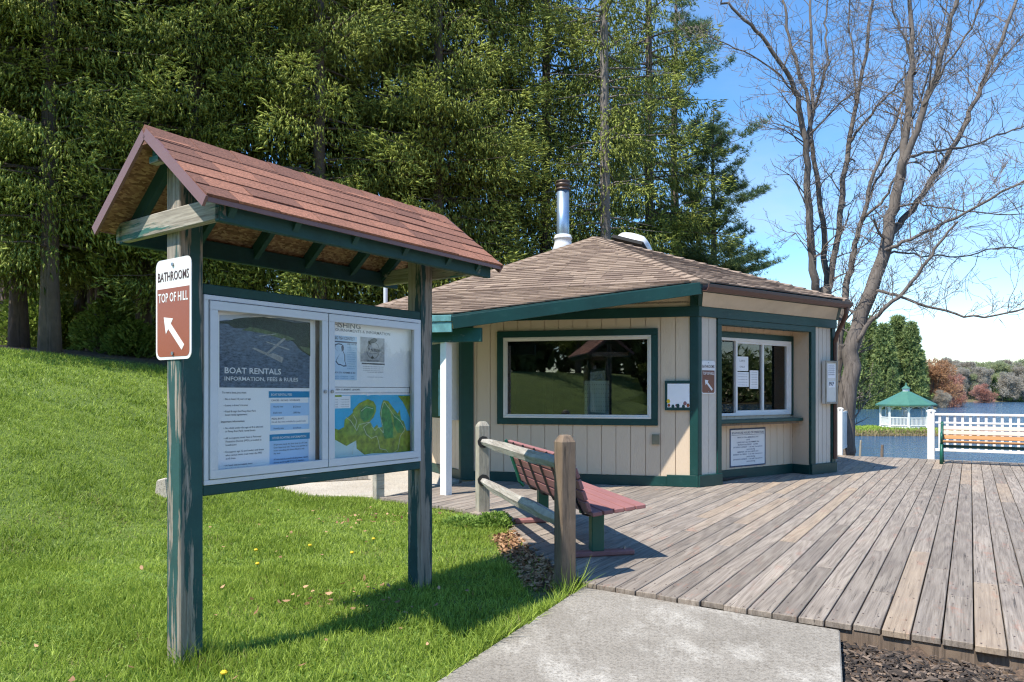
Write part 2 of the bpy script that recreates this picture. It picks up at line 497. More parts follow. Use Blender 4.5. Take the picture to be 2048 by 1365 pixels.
MAT['farpine'] = leafy('far_pine_needles', (0.06, 0.11, 0.040), (0.42, 0.50, 0.18), 0.28)
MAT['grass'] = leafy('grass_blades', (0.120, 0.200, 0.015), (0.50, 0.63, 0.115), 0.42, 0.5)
MAT['bush'] = leafy('bush_leaves', (0.10, 0.18, 0.03), (0.36, 0.46, 0.09), 0.4)
MAT['weed'] = leafy('weed_leaves', (0.10, 0.19, 0.03), (0.30, 0.44, 0.10), 0.35)
MAT['drygrass'] = leafy('dry_grass', (0.22, 0.16, 0.075), (0.42, 0.34, 0.19), 0.3)
MAT['litter'] = leafy('dry_leaves', (0.18, 0.085, 0.04), (0.60, 0.37, 0.21), 0.2, 0.8)
MAT['mulch'] = leafy('mulch_chips', (0.026, 0.023, 0.022), (0.25, 0.19, 0.145), 0.0, 0.9)
MAT['redbud'] = leafy('red_bud_twigs', (0.36, 0.17, 0.125), (0.66, 0.38, 0.29), 0.35)
MAT['bronze'] = leafy('bronze_bud_twigs', (0.34, 0.19, 0.095), (0.64, 0.40, 0.23), 0.35)
MAT['greywood'] = leafy('grey_twigs', (0.33, 0.30, 0.245), (0.62, 0.57, 0.48), 0.4)
MAT['palegreen'] = leafy('pale_spring_leaves', (0.24, 0.28, 0.14), (0.52, 0.56, 0.32), 0.4)
MAT['yellow'] = paint('dandelion_yellow', (0.75, 0.52, 0.02), 0.7, 0.1)
MAT['stone'] = concrete_mat('pale_stone', 0.45)

def ground_mat():
    m, n, l, b = nt('ground_soil')
    co = n.new('ShaderNodeTexCoord').outputs['Object']
    a = n.new('ShaderNodeAttribute'); a.attribute_name = 'tone'      # 0 = lawn soil, 1 = leaf-strewn or bare soil
    f = noise(n, l, co, 1.6, 8, 0.7)
    f2 = noise(n, l, co, 45, 5, 0.75)
    lawn = ramp(n, l, f, [(0.3, (0.06, 0.105, 0.015)), (0.7, (0.14, 0.20, 0.03))])
    soil = ramp(n, l, f2, [(0.3, (0.05, 0.034, 0.022)), (0.7, (0.20, 0.13, 0.085))])
    col = mixc(n, l, a.outputs['Fac'], lawn, soil)
    col = mixc(n, l, 1.0, col, ramp(n, l, f2, [(0.2, 0.6), (0.8, 1.4)]), 'MULTIPLY')
    l.new(col, b.inputs['Base Color'])
    b.inputs['Roughness'].default_value = 0.95
    bump(n, l, f2, b, 0.6, 0.02)
    return m
MAT['ground'] = ground_mat()

def water_mat():
    m, n, l, b = nt('lake_water')
    co = n.new('ShaderNodeTexCoord').outputs['Object']
    f = noise(n, l, co, 1.0, 5, 0.62, (0.55, 1.6, 1.0))
    f2 = noise(n, l, co, 1.0, 3, 0.5, (0.05, 0.16, 1.0))
    b.inputs['Base Color'].default_value = rgb((0.030, 0.080, 0.145))
    b.inputs['Roughness'].default_value = 0.10
    b.inputs['IOR'].default_value = 1.33
    ad = n.new('ShaderNodeMath'); ad.operation = 'ADD'
    l.new(f, ad.inputs[0]); l.new(f2, ad.inputs[1])
    bump(n, l, ad.outputs['Value'], b, 1.0, 0.32)
    return m
MAT['water'] = water_mat()

# ------------------------------------------------------------------ layout
PD = Vector((0.536, 0.844)); QD = Vector((0.844, -0.536))           # along the planks, across the planks
WATER_Z = -2.0
C_ = gp(1394.5, 974.6); L_ = gp(925, 960); R_ = gp(1667, 944)        # corners of the boathouse on the deck
d1 = (L_ - C_).normalized(); d2 = (R_ - C_).normalized()
n1 = Vector((-d1.y, d1.x, 0)); n1 = n1 if n1.y < 0 else -n1
n2 = Vector((d2.y, -d2.x, 0)); n2 = n2 if n2.y < 0 else -n2
PF = Plane(C_, d1, n1); PR = Plane(C_, d2, n2)
LEN1, LEN2 = (L_ - C_).length, (R_ - C_).length
ang = math.atan2(d1.y, d1.x) - R(50)
d0 = Vector((math.cos(ang), math.sin(ang), 0))                       # the porch wall running back from the left corner
n0 = Vector((d0.y, -d0.x, 0)); n0 = n0 if n0.x < 0 else -n0
PL = Plane(L_, d0, n0)
BACK = [R_ + Vector((-0.6, 4.6, 0)), R_ + Vector((-4.2, 7.3, 0)), L_ + d0 * 3.9]
BUILD = [C_, R_] + BACK + [L_]

DECK_R = [-7.15, -5.70, -4.62, -3.72, -2.585, 9.0]
DECK_S = [7.69, 7.53, 7.12, 6.165, 5.11, 5.11]
DECK_FAR = 18.75
def s_start(r): return np.interp(r, DECK_R, DECK_S)
CONC = [Vector((0.557, 5.70, 0)), Vector((-0.42, 3.80, 0)), Vector((-3.0, -1.4, 0)), Vector((-0.6, -2.0, 0)), Vector((1.72, 3.75, 0)), Vector((2.118, 4.665, 0))]
PATIO = [gp(762, 993), gp(700, 990.5), gp(556, 986), Vector((-4.9, 12.6, 0)), Vector((-4.4, 15.2, 0)), Vector((-2.0, 15.6, 0)), Vector((-0.9, 12.4, 0))]

def inpoly(x, y, poly):
    x = np.asarray(x); y = np.asarray(y)
    ins = np.zeros(x.shape, bool)
    n = len(poly)
    for i in range(n):
        x1, y1 = poly[i].x, poly[i].y; x2, y2 = poly[(i + 1) % n].x, poly[(i + 1) % n].y
        c = ((y1 > y) != (y2 > y)) & (x < (x2 - x1) * (y - y1) / ((y2 - y1) if y2 != y1 else 1e-9) + x1)
        ins ^= c
    return ins

def smooth(t): 
    t = np.clip(t, 0, 1)
    return t * t * (3 - 2 * t)

def lake_mask(x, y):
    s = x * PD.x + y * PD.y
    near = smooth((s - 20.0) / 3.0) * smooth((x - (4.5 + 0.16 * y)) / 3.0)
    # the gazebo's low peninsula
    pen = smooth((39.5 - x) / 2.0) * smooth((y - 57.5) / 1.5) * smooth((71 - y) / 3.0)
    far = np.maximum(smooth((y - (150 + 105 * smooth((x - 90) / 12.0)) - 4 * np.sin(x * 0.11)) / 6.0), smooth((x - 208) / 8.0))
    return near, pen, far

def hgt(x, y):
    x = np.asarray(x, float); y = np.asarray(y, float)
    t = -x + 0.35 * np.abs(y - 1.0) - 6.2
    z = -0.05 + 3.0 * (1 - np.exp(-np.clip(t, 0, 99) ** 1.35 / 13.0))
    z = z + 0.02 * np.sin(x * 1.3 + 0.4) * np.sin(y * 1.1) * smooth((-x - 1.0) / 2)
    r = x * QD.x + y * QD.y; s = x * PD.x + y * PD.y
    z = np.where((x > 0.42 * y - 0.1) & (s < 5.11), -0.135, z)
    ins = smooth((s - s_start(r) + 0.02) / 0.22) * smooth((r + 7.3) / 0.3)
    z = z * (1 - ins) + (-0.30) * ins
    pat = inpoly(x, y, PATIO)
    z = np.where(pat, -0.12, z)
    z = np.where(inpoly(x, y, BUILD), -0.30, z)
    near, pen, far = lake_mask(x, y)
    zl = -4.0 + (2.28) * pen
    zl = np.maximum(zl, -4.0 + far * (2.45 + np.clip(y - 160, 0, 400) * 0.008))
    return z * (1 - near) + zl * near

# ------------------------------------------------------------------ ground, water, path
def axis(a):
    out = []
    for lo, hi, st in a: out += list(np.arange(lo, hi, st))
    return np.array(out)
gx = axis([(-160, -30, 10), (-30, -9, 0.8), (-9, 7, 0.16), (7, 26, 0.8), (26, 46, 1.2), (46, 120, 3), (120, 620, 20)])
gy = axis([(-80, -4, 3), (-4, 1.6, 0.6), (1.6, 15, 0.16), (15, 30, 0.8), (30, 54, 2), (54, 74, 1.2), (74, 140, 5), (140, 280, 3), (280, 900, 30)])
GX, GY = np.meshgrid(gx, gy)
GZ = hgt(GX, GY)
nx, ny = len(gx), len(gy)
idx = np.arange(nx * ny).reshape(ny, nx)
quads = np.stack([idx[:-1, :-1], idx[:-1, 1:], idx[1:, 1:], idx[1:, :-1]], -1).reshape(-1, 4)
near_, pen_, far_ = lake_mask(GX, GY)
soil = smooth((GY * 0.75 - GX * 0.4 - 16.2) / 1.5) * smooth((-GX + 5) / 2)         # needle litter below the spruces
rr_ = GX * QD.x + GY * QD.y; ss_ = GX * PD.x + GY * PD.y
soil = np.maximum(soil, ((ss_ > s_start(rr_) - 0.45) & (rr_ < -2.4) & (rr_ > -4.4)) * 1.0)
soil = np.maximum(soil, ((GX > 0.42 * GY - 0.1) & (GX > -1)) * 1.0)
soil = np.where((pen_ > 0.7) & (near_ > 0.5), 0.0, soil)
soil = np.where((far_ > 0.2) & (near_ > 0.5), 0.75, soil)
g = link('ground', np_mesh('ground', np.stack([GX, GY, GZ], -1).reshape(-1, 3), quads, soil.ravel()), MAT['ground'])
g.data.polygons.foreach_set('use_smooth', [True] * len(g.data.polygons))
tag(g, kind='structure')

lk = MB(); lk.add([(4, -80, WATER_Z), (620, -80, WATER_Z), (620, 420, WATER_Z), (4, 420, WATER_Z)], [(0, 1, 2, 3)])
tag(lk.build('water', MAT['water']), kind='structure')

cp = MB(); cp.slab([Vector((p.x, p.y, -0.035)) for p in reversed(CONC)][::-1], 0.16)
tag(cp.build('path', MAT['concrete'], bevel=0.008), kind='structure')
pt = MB(); pt.slab([Vector((p.x, p.y, -0.01)) for p in reversed(PATIO)], 0.15)
tag(pt.build('pavement', MAT['patio'], bevel=0.008), kind='structure')
kb = thing('patio_kerb', 'low pale kerb lying on the concrete slab beside the boathouse porch', 'kerb', gp(600, 965))
kb_ = MB(); kb_.beam(Vector((0, 0, 0.045)), gp(735, 958) - gp(600, 965) + Vector((0, 0, 0.045)), 0.12, 0.10)
kb_.build('kerb_block', MAT['patio'], kb, bevel=0.008)

# ------------------------------------------------------------------ deck: every plank is an object
deck = empty('deck', (0, 0, 0)); tag(deck, kind='structure')
W = 0.166
def inside_build(x, y, m=0.25):
    c = sum(BUILD, Vector()) / len(BUILD)
    return bool(inpoly(np.array([c.x + (x - c.x) * (1 + m / 4.5)]), np.array([c.y + (y - c.y) * (1 + m / 4.5)]), BUILD)[0])
nplank = 0
for k in range(int((3.1 + 7.15) / W) + 1):
    r0 = -7.12 + k * W
    rc = r0 + W / 2
    s = float(s_start(rc)) + random.uniform(-0.015, 0.02)
    first = True
    while s < DECK_FAR - 0.02:
        ln = random.choice([2.4, 3.0, 3.6, 3.6, 4.2]) * random.uniform(0.96, 1.04)
        if first: ln *= random.uniform(0.25, 1.0); first = False
        e = min(s + ln, DECK_FAR)
        if DECK_FAR - e < 0.5: e = DECK_FAR
        ln = e - s
        pts = [(QD * rc + PD * (s + ln * f)) for f in (0.02, 0.35, 0.65, 0.98)]
        if not all(inside_build(p.x, p.y) for p in pts):
            m = MB()
            hw = W / 2 - random.uniform(0.003, 0.006); hl = ln / 2 - 0.0025
            tw = random.uniform(-0.002, 0.002)
            m.hexa([(-hl, -hw, -0.042), (hl, -hw, -0.042), (hl, hw, -0.042), (-hl, hw, -0.042),
                    (-hl, -hw, -tw), (hl, -hw, tw), (hl, hw, -tw), (-hl, hw, tw)])
            c = QD * rc + PD * (s + ln / 2)
            tn = random.random()
            o = m.build('plank', MAT['deck'], deck, bevel=0.004, tone=tn)
            o.location = (c.x, c.y, random.uniform(-0.004, 0.0))
            o.rotation_euler = (0, 0, math.atan2(PD.y, PD.x) + random.uniform(-0.0008, 0.0008))
            nplank += 1
        s = e
sc_ = MB()                                                            # two screw heads on every board at every joist
for o in [q for q in deck.children if q.name.startswith('plank')]:
    xs_ = [v.co.x for v in o.data.vertices]; x0_, x1_ = min(xs_), max(xs_)
    a_ = o.rotation_euler.z; dx_, dy_ = Vector((math.cos(a_), math.sin(a_), 0)), Vector((-math.sin(a_), math.cos(a_), 0))
    if o.location.y > 11: continue
    s0_ = o.location.x * PD.x + o.location.y * PD.y
    ks_ = [x0_ + .04] + [j * .6 - s0_ for j in range(8, 34) if x0_ + .15 < j * .6 - s0_ < x1_ - .15] + [x1_ - .04]
    for x in ks_:
        for y in (-.045, .045):
            c_ = o.location + dx_ * (x + random.uniform(-.012, .012)) + dy_ * (y + random.uniform(-.01, .01)) + Vector((0, 0, .003))
            sc_.add([c_ + Vector((.0065 * math.cos(k * 1.257), .0065 * math.sin(k * 1.257), 0)) for k in range(5)], [(0, 1, 2, 3, 4)])
tag(sc_.build('screw_heads', MAT['signink'], deck), kind='stuff')
jo = MB()                                                             # rim joists below the plank ends
def rs(r, s, z): return Vector((QD.x * r + PD.x * s, QD.y * r + PD.y * s, z))
for (ra, sa), (rb, sb) in zip(list(zip(DECK_R, DECK_S))[:-1], list(zip(DECK_R, DECK_S))[1:]):
    rb = min(rb, 3.1)
    jo.beam(rs(ra, sa + 0.05, -0.125), rs(rb, sb + 0.05, -0.125), 0.04, 0.16)
jo.beam(rs(-7.1, DECK_FAR - 0.06, -0.155), rs(3.1, DECK_FAR - 0.06, -0.155), 0.04, 0.22)
for rr in (-1.5, 0.5, 2.6):
    for s_ in (8, 12, 18.4): jo.beam(rs(rr, s_, -3.2), rs(rr, s_, -0.05), 0.18, 0.18, (1, 0, 0))
jo.build('deck_beam', MAT['postbrown'], deck)

# ------------------------------------------------------------------ boathouse
ORG = Vector((1.9, 15.6, 0))
bh = thing('boathouse', 'beige many-sided boathouse with dark green trim and tan shingle roof on the deck', 'boathouse', ORG)
def bm(): return MB(ORG)

# measured openings
wa0, wz1 = PF.sz(1316, 657); wa1, _ = PF.sz(995, 657); _, wz0 = PF.sz(1155, 850)
BEAM0, BEAM1 = 2.70, 2.86
DEP = 0.36
ra0, _ = PR.sz(1441, 700); ra1, rz1 = PR.sz(1620, 661)
rz1 = 2.60

# front wall: backing, boards, trims
fw = bm()
g0, g1, h0, h1 = wa0 + 0.09, wa1 - 0.09, wz0 + 0.09, wz1 - 0.09       # hole
for a0, a1, z0, z1 in ((0, g0, -0.1, 3.2), (g1, LEN1, -0.1, 3.2), (g0, g1, -0.1, h0), (g0, g1, h1, 3.2)):
    fw.wbox(PF, a0, a1, z0, z1, -0.12, -0.02)
front = fw.build('front_wall', MAT['siding'], bh)
def siding(pl, a0, a1, z0, z1, parent, hole=None, w=0.236, t=0.0, mat='siding', gap=0.005):
    a = a0
    while a < a1 - 0.02:
        b_ = min(a + w, a1)
        spans = [(z0, z1)]
        if hole and b_ > hole[0] and a < hole[1]:
            if a < hole[0] - 0.005 or b_ > hole[1] + 0.005:
                parts = []
                if a < hole[0] - 0.005: parts.append((a, hole[0], [(z0, z1)]))
                parts.append((max(a, hole[0]), min(b_, hole[1]), [(z0, hole[2]), (hole[3], z1)]))
                if b_ > hole[1] + 0.005: parts.append((hole[1], b_, [(z0, z1)]))
            else:
                parts = [(a, b_, [(z0, hole[2]), (hole[3], z1)])]
        else:
            parts = [(a, b_, spans)]
        for p0, p1, sp in parts:
            for y0, y1 in sp:
                if y1 - y0 > 0.01 and p1 - p0 > 0.004:
                    m = bm(); m.wbox(pl, p0 + (gap if p0 == a else 0), p1 - (gap if p1 == b_ else 0), y0, y1, t - 0.019, t)
                    m.build('siding_board', MAT[mat], parent)
        a = b_
siding(PF, 0.10, LEN1 - 0.05, 0.16, BEAM0, front, hole=(g0, g1, h0, h1))
up = bm(); up.wbox(PF, 0.10, LEN1, BEAM1, 3.10, -0.019, 0.0); up.build('gable_board', MAT['siding'], front)
tr = bm()
tr.wbox(PF, -0.03, LEN1 + 0.02, BEAM0, BEAM1, -0.02, 0.035)
tr.build('beam_trim', MAT['green'], front, bevel=0.004)
tr = bm(); tr.wbox(PF, 0.47, LEN1, 0.0, 0.155, -0.02, 0.026); tr.wbox(PF, -0.045, 0.47, 0.0, 0.185, -0.02, 0.045)
tr.build('base_trim', MAT['green'], front, bevel=0.004)

# corner posts
cpst = bm()
cpst.wbox(PF, -0.012, 0.115, 0.186, BEAM0, -0.02, 0.024)
cpst.wbox(PR, -0.0, 0.085, 0.186, BEAM0, -0.02, 0.022)
cpst.wbox(PF, -0.03, 0.11, BEAM1, 3.08, -0.02, 0.05)
cpst.build('corner_post', MAT['green'], bh, bevel=0.004)
lc = bm(); lc.wbox(PF, LEN1 - 0.20, LEN1 + 0.03, 0.0, BEAM0, -0.02, 0.03); lc.wbox(PL, -0.02, 0.1, 0.0, BEAM0, -0.02, 0.03)
lc.build('corner_post', MAT['green'], bh, bevel=0.004)

# picture window in the front wall
win = bm()
for a0, a1, z0, z1 in ((wa0, wa1, wz1 - 0.105, wz1), (wa0, wa1, wz0, wz0 + 0.105), (wa0, wa0 + 0.105, wz0 + 0.105, wz1 - 0.105), (wa1 - 0.105, wa1, wz0 + 0.105, wz1 - 0.105)):
    win.wbox(PF, a0, a1, z0, z1, 0.001, 0.035)
win = win.build('window', MAT['green'], bh, bevel=0.004)
i0, i1, j0, j1 = wa0 + 0.105, wa1 - 0.105, wz0 + 0.105, wz1 - 0.105
fr = bm()
for w_, t0_, t1_ in ((0.035, -0.02, 0.03), (0.065, -0.05, 0.012)):
    for a0, a1, z0, z1 in ((i0, i1, j1 - w_, j1), (i0, i1, j0, j0 + w_), (i0, i0 + w_, j0 + w_, j1 - w_), (i1 - w_, i1, j0 + w_, j1 - w_)):
        fr.wbox(PF, a0 + 0.0015, a1 - 0.0015, z0 + 0.0015, z1 - 0.0015, t0_, t1_)
fr.build('frame', MAT['vinyl'], win, bevel=0.003)
gl = bm(); gl.wbox(PF, i0 + 0.06, i1 - 0.06, j0 + 0.06, j1 - 0.06, -0.034, -0.028); gl.build('pane', MAT['glass'], win)

# right wall with the service recess
rw = bm()
for a0, a1 in ((0.0, ra0), (ra1, LEN2)):
    rw.wbox(PR, a0, a1, -0.1, 3.0, -0.12, -0.02)
rw.wbox(PR, ra0, ra1, rz1 + 0.06, 3.0, -0.12, -0.02)
rw.wbox(PR, ra0 - 0.05, ra0, 0, rz1 + 0.1, -DEP - 0.1, -0.13)          # left cheek of the recess
rw.wbox(PR, ra1, ra1 + 0.05, 0, rz1 + 0.1, -DEP - 0.1, -0.13)          # right cheek
rw.wbox(PR, ra0, ra1, rz1 + 0.10, rz1 + 0.14, -DEP - 0.02, -0.13)      # recess ceiling
right = rw.build('service_wall', MAT['siding'], bh)
siding(PR, 0.085, ra0 - 0.10, 0.186, BEAM0, right, w=0.19, mat='sidingrough')
siding(PR, ra1 + 0.14, LEN2 - 0.09, 0.186, BEAM0, right, w=0.13, mat='sidingrough')
PB = Plane(C_ - n2 * DEP, d2, n2)                                     # back plane of the recess
sa1, sz1 = PB.sz(1581, 684); _, sz0 = PB.sz(1581, 829); sa0 = ra0 + 0.10
bw = bm()
for a0, a1, z0, z1 in ((ra0, sa0 + .03, 0, rz1 + .1), (sa1 - .03, ra1, 0, rz1 + .1), (sa0 + .03, sa1 - .03, 0, sz0 + .03), (sa0 + .03, sa1 - .03, sz1 - .03, rz1 + .1)):
    bw.wbox(PB, a0, a1, z0, z1, -0.12, -0.02)
back = bw.build('recess_wall', MAT['siding'], bh)
siding(PB, ra0, ra1, 0.17, rz1 + 0.1, back, hole=(sa0, sa1, sz0, sz1), w=0.203)
PC = Plane(C_ + d2 * ra1, -n2, -d2)                                   # right cheek of the recess, facing the counter
siding(PC, 0.02, DEP, 0.17, rz1 + 0.1, back, w=0.17, t=0.001)
bt = bm(); bt.wbox(PB, ra0, ra1, 0.0, 0.168, -0.02, 0.02); bt.wbox(PC, 0.0, DEP - 0.02, 0.0, 0.168, -0.02, 0.022)
bt.build('base_trim', MAT['green'], back, bevel=0.003)
for a0, a1 in ((-0.045, ra0), (ra1, LEN2 + 0.05)):
    ct = bm(); ct.wbox(PR, a0, a1, 0.0, 0.185, -0.02, 0.045); ct.build('base_trim', MAT['green'], right, bevel=0.004)
bt = bm(); bt.wbox(PR, 0.0, LEN2 + 0.05, BEAM0, BEAM1, -0.02, 0.04); bt.build('beam_trim', MAT['green'], right, bevel=0.004)
ht = bm(); ht.wbox(PR, ra0 - 0.10, ra1 + 0.14, rz1, BEAM0 - 0.002, -0.14, 0.028)
ht.wbox(PR, ra0 - 0.10, ra0, 0.186, rz1, -0.14, 0.028); ht.wbox(PR, ra1, ra1 + 0.14, 0.186, rz1, -0.14, 0.028)
ht.build('opening_trim', MAT['green'], right, bevel=0.004)
cp2 = bm(); cp2.wbox(PR, LEN2 - 0.09, LEN2 + 0.03, 0.186, BEAM0, -0.02, 0.026); cp2.build('corner_post', MAT['green'], bh, bevel=0.004)
# sliding service window
sw = bm()
for a0, a1, z0, z1 in ((sa0, sa1 + 0.07, sz1, sz1 + 0.10), (sa1, sa1 + 0.07, sz0 - 0.02, sz1)):
    sw.wbox(PB, a0, a1, z0, z1, 0.001, 0.025)
sw = sw.build('service_window', MAT['green'], bh, bevel=0.003)
s1a, _ = PB.sz(1473, 700); s2a, _ = PB.sz(1526, 700)
fr = bm()
for a0, a1, z0, z1 in ((sa0, sa1, sz1 - .05, sz1), (sa0, sa1, sz0, sz0 + .05), (sa0, sa0 + .05, sz0 + .05, sz1 - .05), (sa1 - .06, sa1, sz0 + .05, sz1 - .05)):
    fr.wbox(PB, a0, a1, z0, z1, -0.07, 0.02)
for a in (s1a, s2a, sa1 - 0.085): fr.wbox(PB, a - .024, a + .024, sz0 + .05, sz1 - .05, -0.05, 0.006)
for z in (sz0 + .07, sz1 - .07): fr.wbox(PB, s1a - .02, sa1 - .06, z - .02, z + .02, -0.049, 0.004)
fr.build('frame', MAT['white'], sw, bevel=0.003)
for a0, a1 in ((sa0 + .05, s1a - .02), (s1a + .02, s2a - .02), (s2a + .02, sa1 - .09)):
    gl = bm(); gl.wbox(PB, a0, a1, sz0 + .07, sz1 - .07, -0.034, -0.028); gl.build('pane', MAT['glass'], sw)
sh = bm(); sh.wbox(PB, ra0 + 0.01, ra1 - 0.02, sz0 - 0.115, sz0 - 0.055, -0.01, 0.24)
sh.build('counter', MAT['green'], bh, bevel=0.006)
sh = bm(); sh.wbox(PB, ra0 + 0.01, ra1 - 0.10, sz0 - 0.155, sz0 - 0.117, -0.01, 0.20); sh.build('counter_edge', MAT['postbrown'], bh)

# porch wall, running back from the left corner
pw = bm(); pw.wbox(PL, 0.0, 3.9, -0.1, 3.0, -0.12, -0.02)
pwall = pw.build('porch_wall', MAT['siding'], bh)
siding(PL, 0.10, 3.85, 0.16, 1.02, pwall, w=0.236)
pp = bm(); pp.wbox(PL, 0.45, 2.2, 1.03, 2.4, -0.018, 0.012); pp.build('plywood_panel', MAT['green'], pwall)
tp = bm(); tp.wbox(PL, 0.62, 1.15, 1.06, 1.92, 0.013, 0.02); tp.build('sunlit_teal_patch', paint('sunlit_teal_board', (0.16, 0.36, 0.38), 0.7, 0.25, 4), pwall)  # paler sheet: the sunlit patch on the panel is put into its colour
wb = bm(); wb.wbox(PL, 0.13, 0.165, 1.02, 2.36, 0.0, 0.16); wb.build('shutter_board', MAT['white'], pwall)
wb = bm(); wb.wbox(PL, 0.175, 0.22, 1.02, 2.3, 0.0, 0.20); wb.build('shutter_frame', MAT['postbrown'], pwall)
btl = bm(); btl.wbox(PL, 0.1, 3.9, 0, 0.155, -0.02, 0.024); btl.build('base_trim', MAT['green'], pwall)
# remaining back walls and the dim inside
ow = bm()
pts = [R_] + BACK
for a, b_ in zip(pts[:-1], pts[1:]):
    dd = (b_ - a).normalized(); nn = Vector((dd.y, -dd.x, 0))
    ow.wbox(Plane(a, dd, nn), 0, (b_ - a).length, -0.1, 3.0, -0.12, 0)
ow.build('back_wall', MAT['siding'], bh)
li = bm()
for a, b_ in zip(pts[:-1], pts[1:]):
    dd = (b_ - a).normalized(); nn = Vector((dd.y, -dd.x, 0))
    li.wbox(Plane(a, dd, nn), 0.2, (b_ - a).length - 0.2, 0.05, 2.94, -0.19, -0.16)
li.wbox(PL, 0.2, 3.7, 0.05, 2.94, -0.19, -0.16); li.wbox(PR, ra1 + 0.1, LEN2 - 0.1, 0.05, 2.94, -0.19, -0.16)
li.build('added_dark_lining', MAT['interior'], bh)  # dark sheets added so the beige inner walls stay dim behind the glass
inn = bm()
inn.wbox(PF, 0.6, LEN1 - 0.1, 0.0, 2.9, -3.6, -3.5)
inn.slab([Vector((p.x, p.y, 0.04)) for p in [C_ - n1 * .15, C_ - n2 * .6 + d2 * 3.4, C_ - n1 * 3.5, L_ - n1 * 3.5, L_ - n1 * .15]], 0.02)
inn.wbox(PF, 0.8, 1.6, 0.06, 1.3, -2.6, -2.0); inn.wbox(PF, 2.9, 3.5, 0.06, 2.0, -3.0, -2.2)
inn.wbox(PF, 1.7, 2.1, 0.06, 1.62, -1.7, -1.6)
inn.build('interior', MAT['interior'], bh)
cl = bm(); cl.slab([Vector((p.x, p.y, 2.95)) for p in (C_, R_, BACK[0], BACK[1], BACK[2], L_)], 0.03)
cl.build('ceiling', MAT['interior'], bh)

# roof
A_ = at(1191, 476, 17.0)
E_ = at(1401, 563, 10.95)
RE = E_ + Vector((d2.x, d2.y, 0)) * 4.02
PE = at(906, 628, 10.30)
HE = PE + Vector((d1.x, d1.y, 0)) * 1.66
K_ = at(851, 591, 12.30); K_.z = E_.z
B3 = BACK[0] + Vector((0.5, 0.3, E_.z)); B4 = BACK[1] + Vector((0, 0.6, E_.z)); B5 = BACK[2] + Vector((-0.5, 0.2, E_.z))
rf = bm()
def roof_slab(poly, th=0.09):
    rf.slab(poly, th)
for poly in ([A_, E_, RE][::-1], [A_, K_, E_][::-1], [K_, HE, PE, E_][::-1], [A_, RE, B3][::-1], [A_, B3, B4][::-1], [A_, B4, B5][::-1], [A_, B5, K_][::-1], [K_, B5, HE][::-1]):
    roof_slab([p - Vector((0, 0, 0.012)) for p in poly][::-1] if False else [p - Vector((0, 0, 0.012)) for p in poly])
roof = rf.build('roof', MAT['kbeam'], bh)

def shingle_rows(bl, br, tr_, tl, expo, w, cb, lift=0.022, wv=0.35, over=0.0):
    """Rows of overlapping shingles on a face; cb(corner list, tone) receives each piece."""
    n_ = (br - bl).cross(tl - bl).normalized()
    if n_.z < 0: n_ = -n_
    mid_l = (bl + br) / 2; mid_h = (tl + tr_) / 2
    nrow = max(1, round((mid_h - mid_l).length / expo))
    for k in range(nrow):
        f0, f1 = k / nrow, min(1.0, (k + 1.25) / nrow)
        a0, b0 = bl.lerp(tl, f0), br.lerp(tr_, f0)
        a1, b1 = bl.lerp(tl, f1), br.lerp(tr_, f1)
        ln = (b0 - a0).length
        if ln < 0.05: continue
        cuts = [0.0]; x = random.uniform(0.2, 1.0) * w
        while x < ln - 0.06:
            cuts.append(x / ln); x += w * random.uniform(1 - wv, 1 + wv)
        cuts.append(1.0)
        e1 = (b0 - a0).normalized()
        l1 = (b1 - a1).length
        for c0, c1 in zip(cuts[:-1], cuts[1:]):
            gap = 0.0018
            p0 = a0.lerp(b0, c0) + e1 * gap; p1 = a0.lerp(b0, c1) - e1 * gap
            # keep sides running straight up the slope, clipped to the face's sides
            s0 = min(max((p0 - a1).dot(e1), 0), l1); s1 = min(max((p1 - a1).dot(e1), 0), l1)
            if s1 - s0 < 1e-4 and (k < nrow - 1): s1 = min(l1, s0 + 0.002)
            if c0 == 0.0: s0 = 0.0
            if c1 == 1.0: s1 = l1
            q0 = a1 + e1 * s0; q1 = a1 + e1 * s1
            lf = lift * random.uniform(0.75, 1.25)
            cb([p0, p1, q1, q0, p0 + n_ * lf, p1 + n_ * lf, q1 + n_ * 0.004, q0 + n_ * 0.004], random.random())

pieces = []
def collect(c, t): pieces.append((c, t))
up3 = Vector((0, 0, 0.004))
shingle_rows(HE + up3, PE + up3, E_ + up3, K_ + up3, 0.185, 0.30, collect)
shingle_rows(K_ + up3, E_ + up3, A_ + up3, A_ + up3, 0.185, 0.30, collect)
shingle_rows(E_ + up3, RE + up3, A_ + up3, A_ + up3, 0.19, 0.32, collect)
def hipcaps(a, b_, step=0.26, w=0.15):
    L = (b_ - a).length; n = int(L / step)
    d = (b_ - a).normalized(); x = d.cross(Vector((0, 0, 1))).normalized(); y = x.cross(d)
    if y.z < 0: y = -y
    for k in range(n):
        p = a + d * (L * k / n); q = a + d * (L * (k + 1.2) / n)
        dn = Vector((0, 0, -0.035))
        o0, o1 = y * 0.045, y * 0.018
        pieces.append(([p - x * w + dn, p + x * w + dn, q + x * w + dn, q - x * w + dn, p - x * w + o0 + dn, p + x * w + o0 + dn, q + x * w + o1 + dn, q - x * w + o1 + dn, p + o0, q + o1], random.uniform(0.45, 1.0)))
hipcaps(E_, A_); hipcaps(K_, A_); hipcaps(HE, K_); hipcaps(RE, A_)
cam_p = Vector((0, 0, H))
pieces.sort(key=lambda pc: (sum(pc[0], Vector()) / len(pc[0]) - cam_p).length)
rest = bm(); rest_t = []
def put_shingle(m, c):
    if len(c) == 8: m.hexa(c)
    else: m.add(c, [(3, 2, 1, 0), (0, 1, 5, 8, 4), (1, 2, 6, 5), (2, 3, 7, 9, 6), (3, 0, 4, 7), (4, 8, 9, 7), (8, 5, 6, 9)])
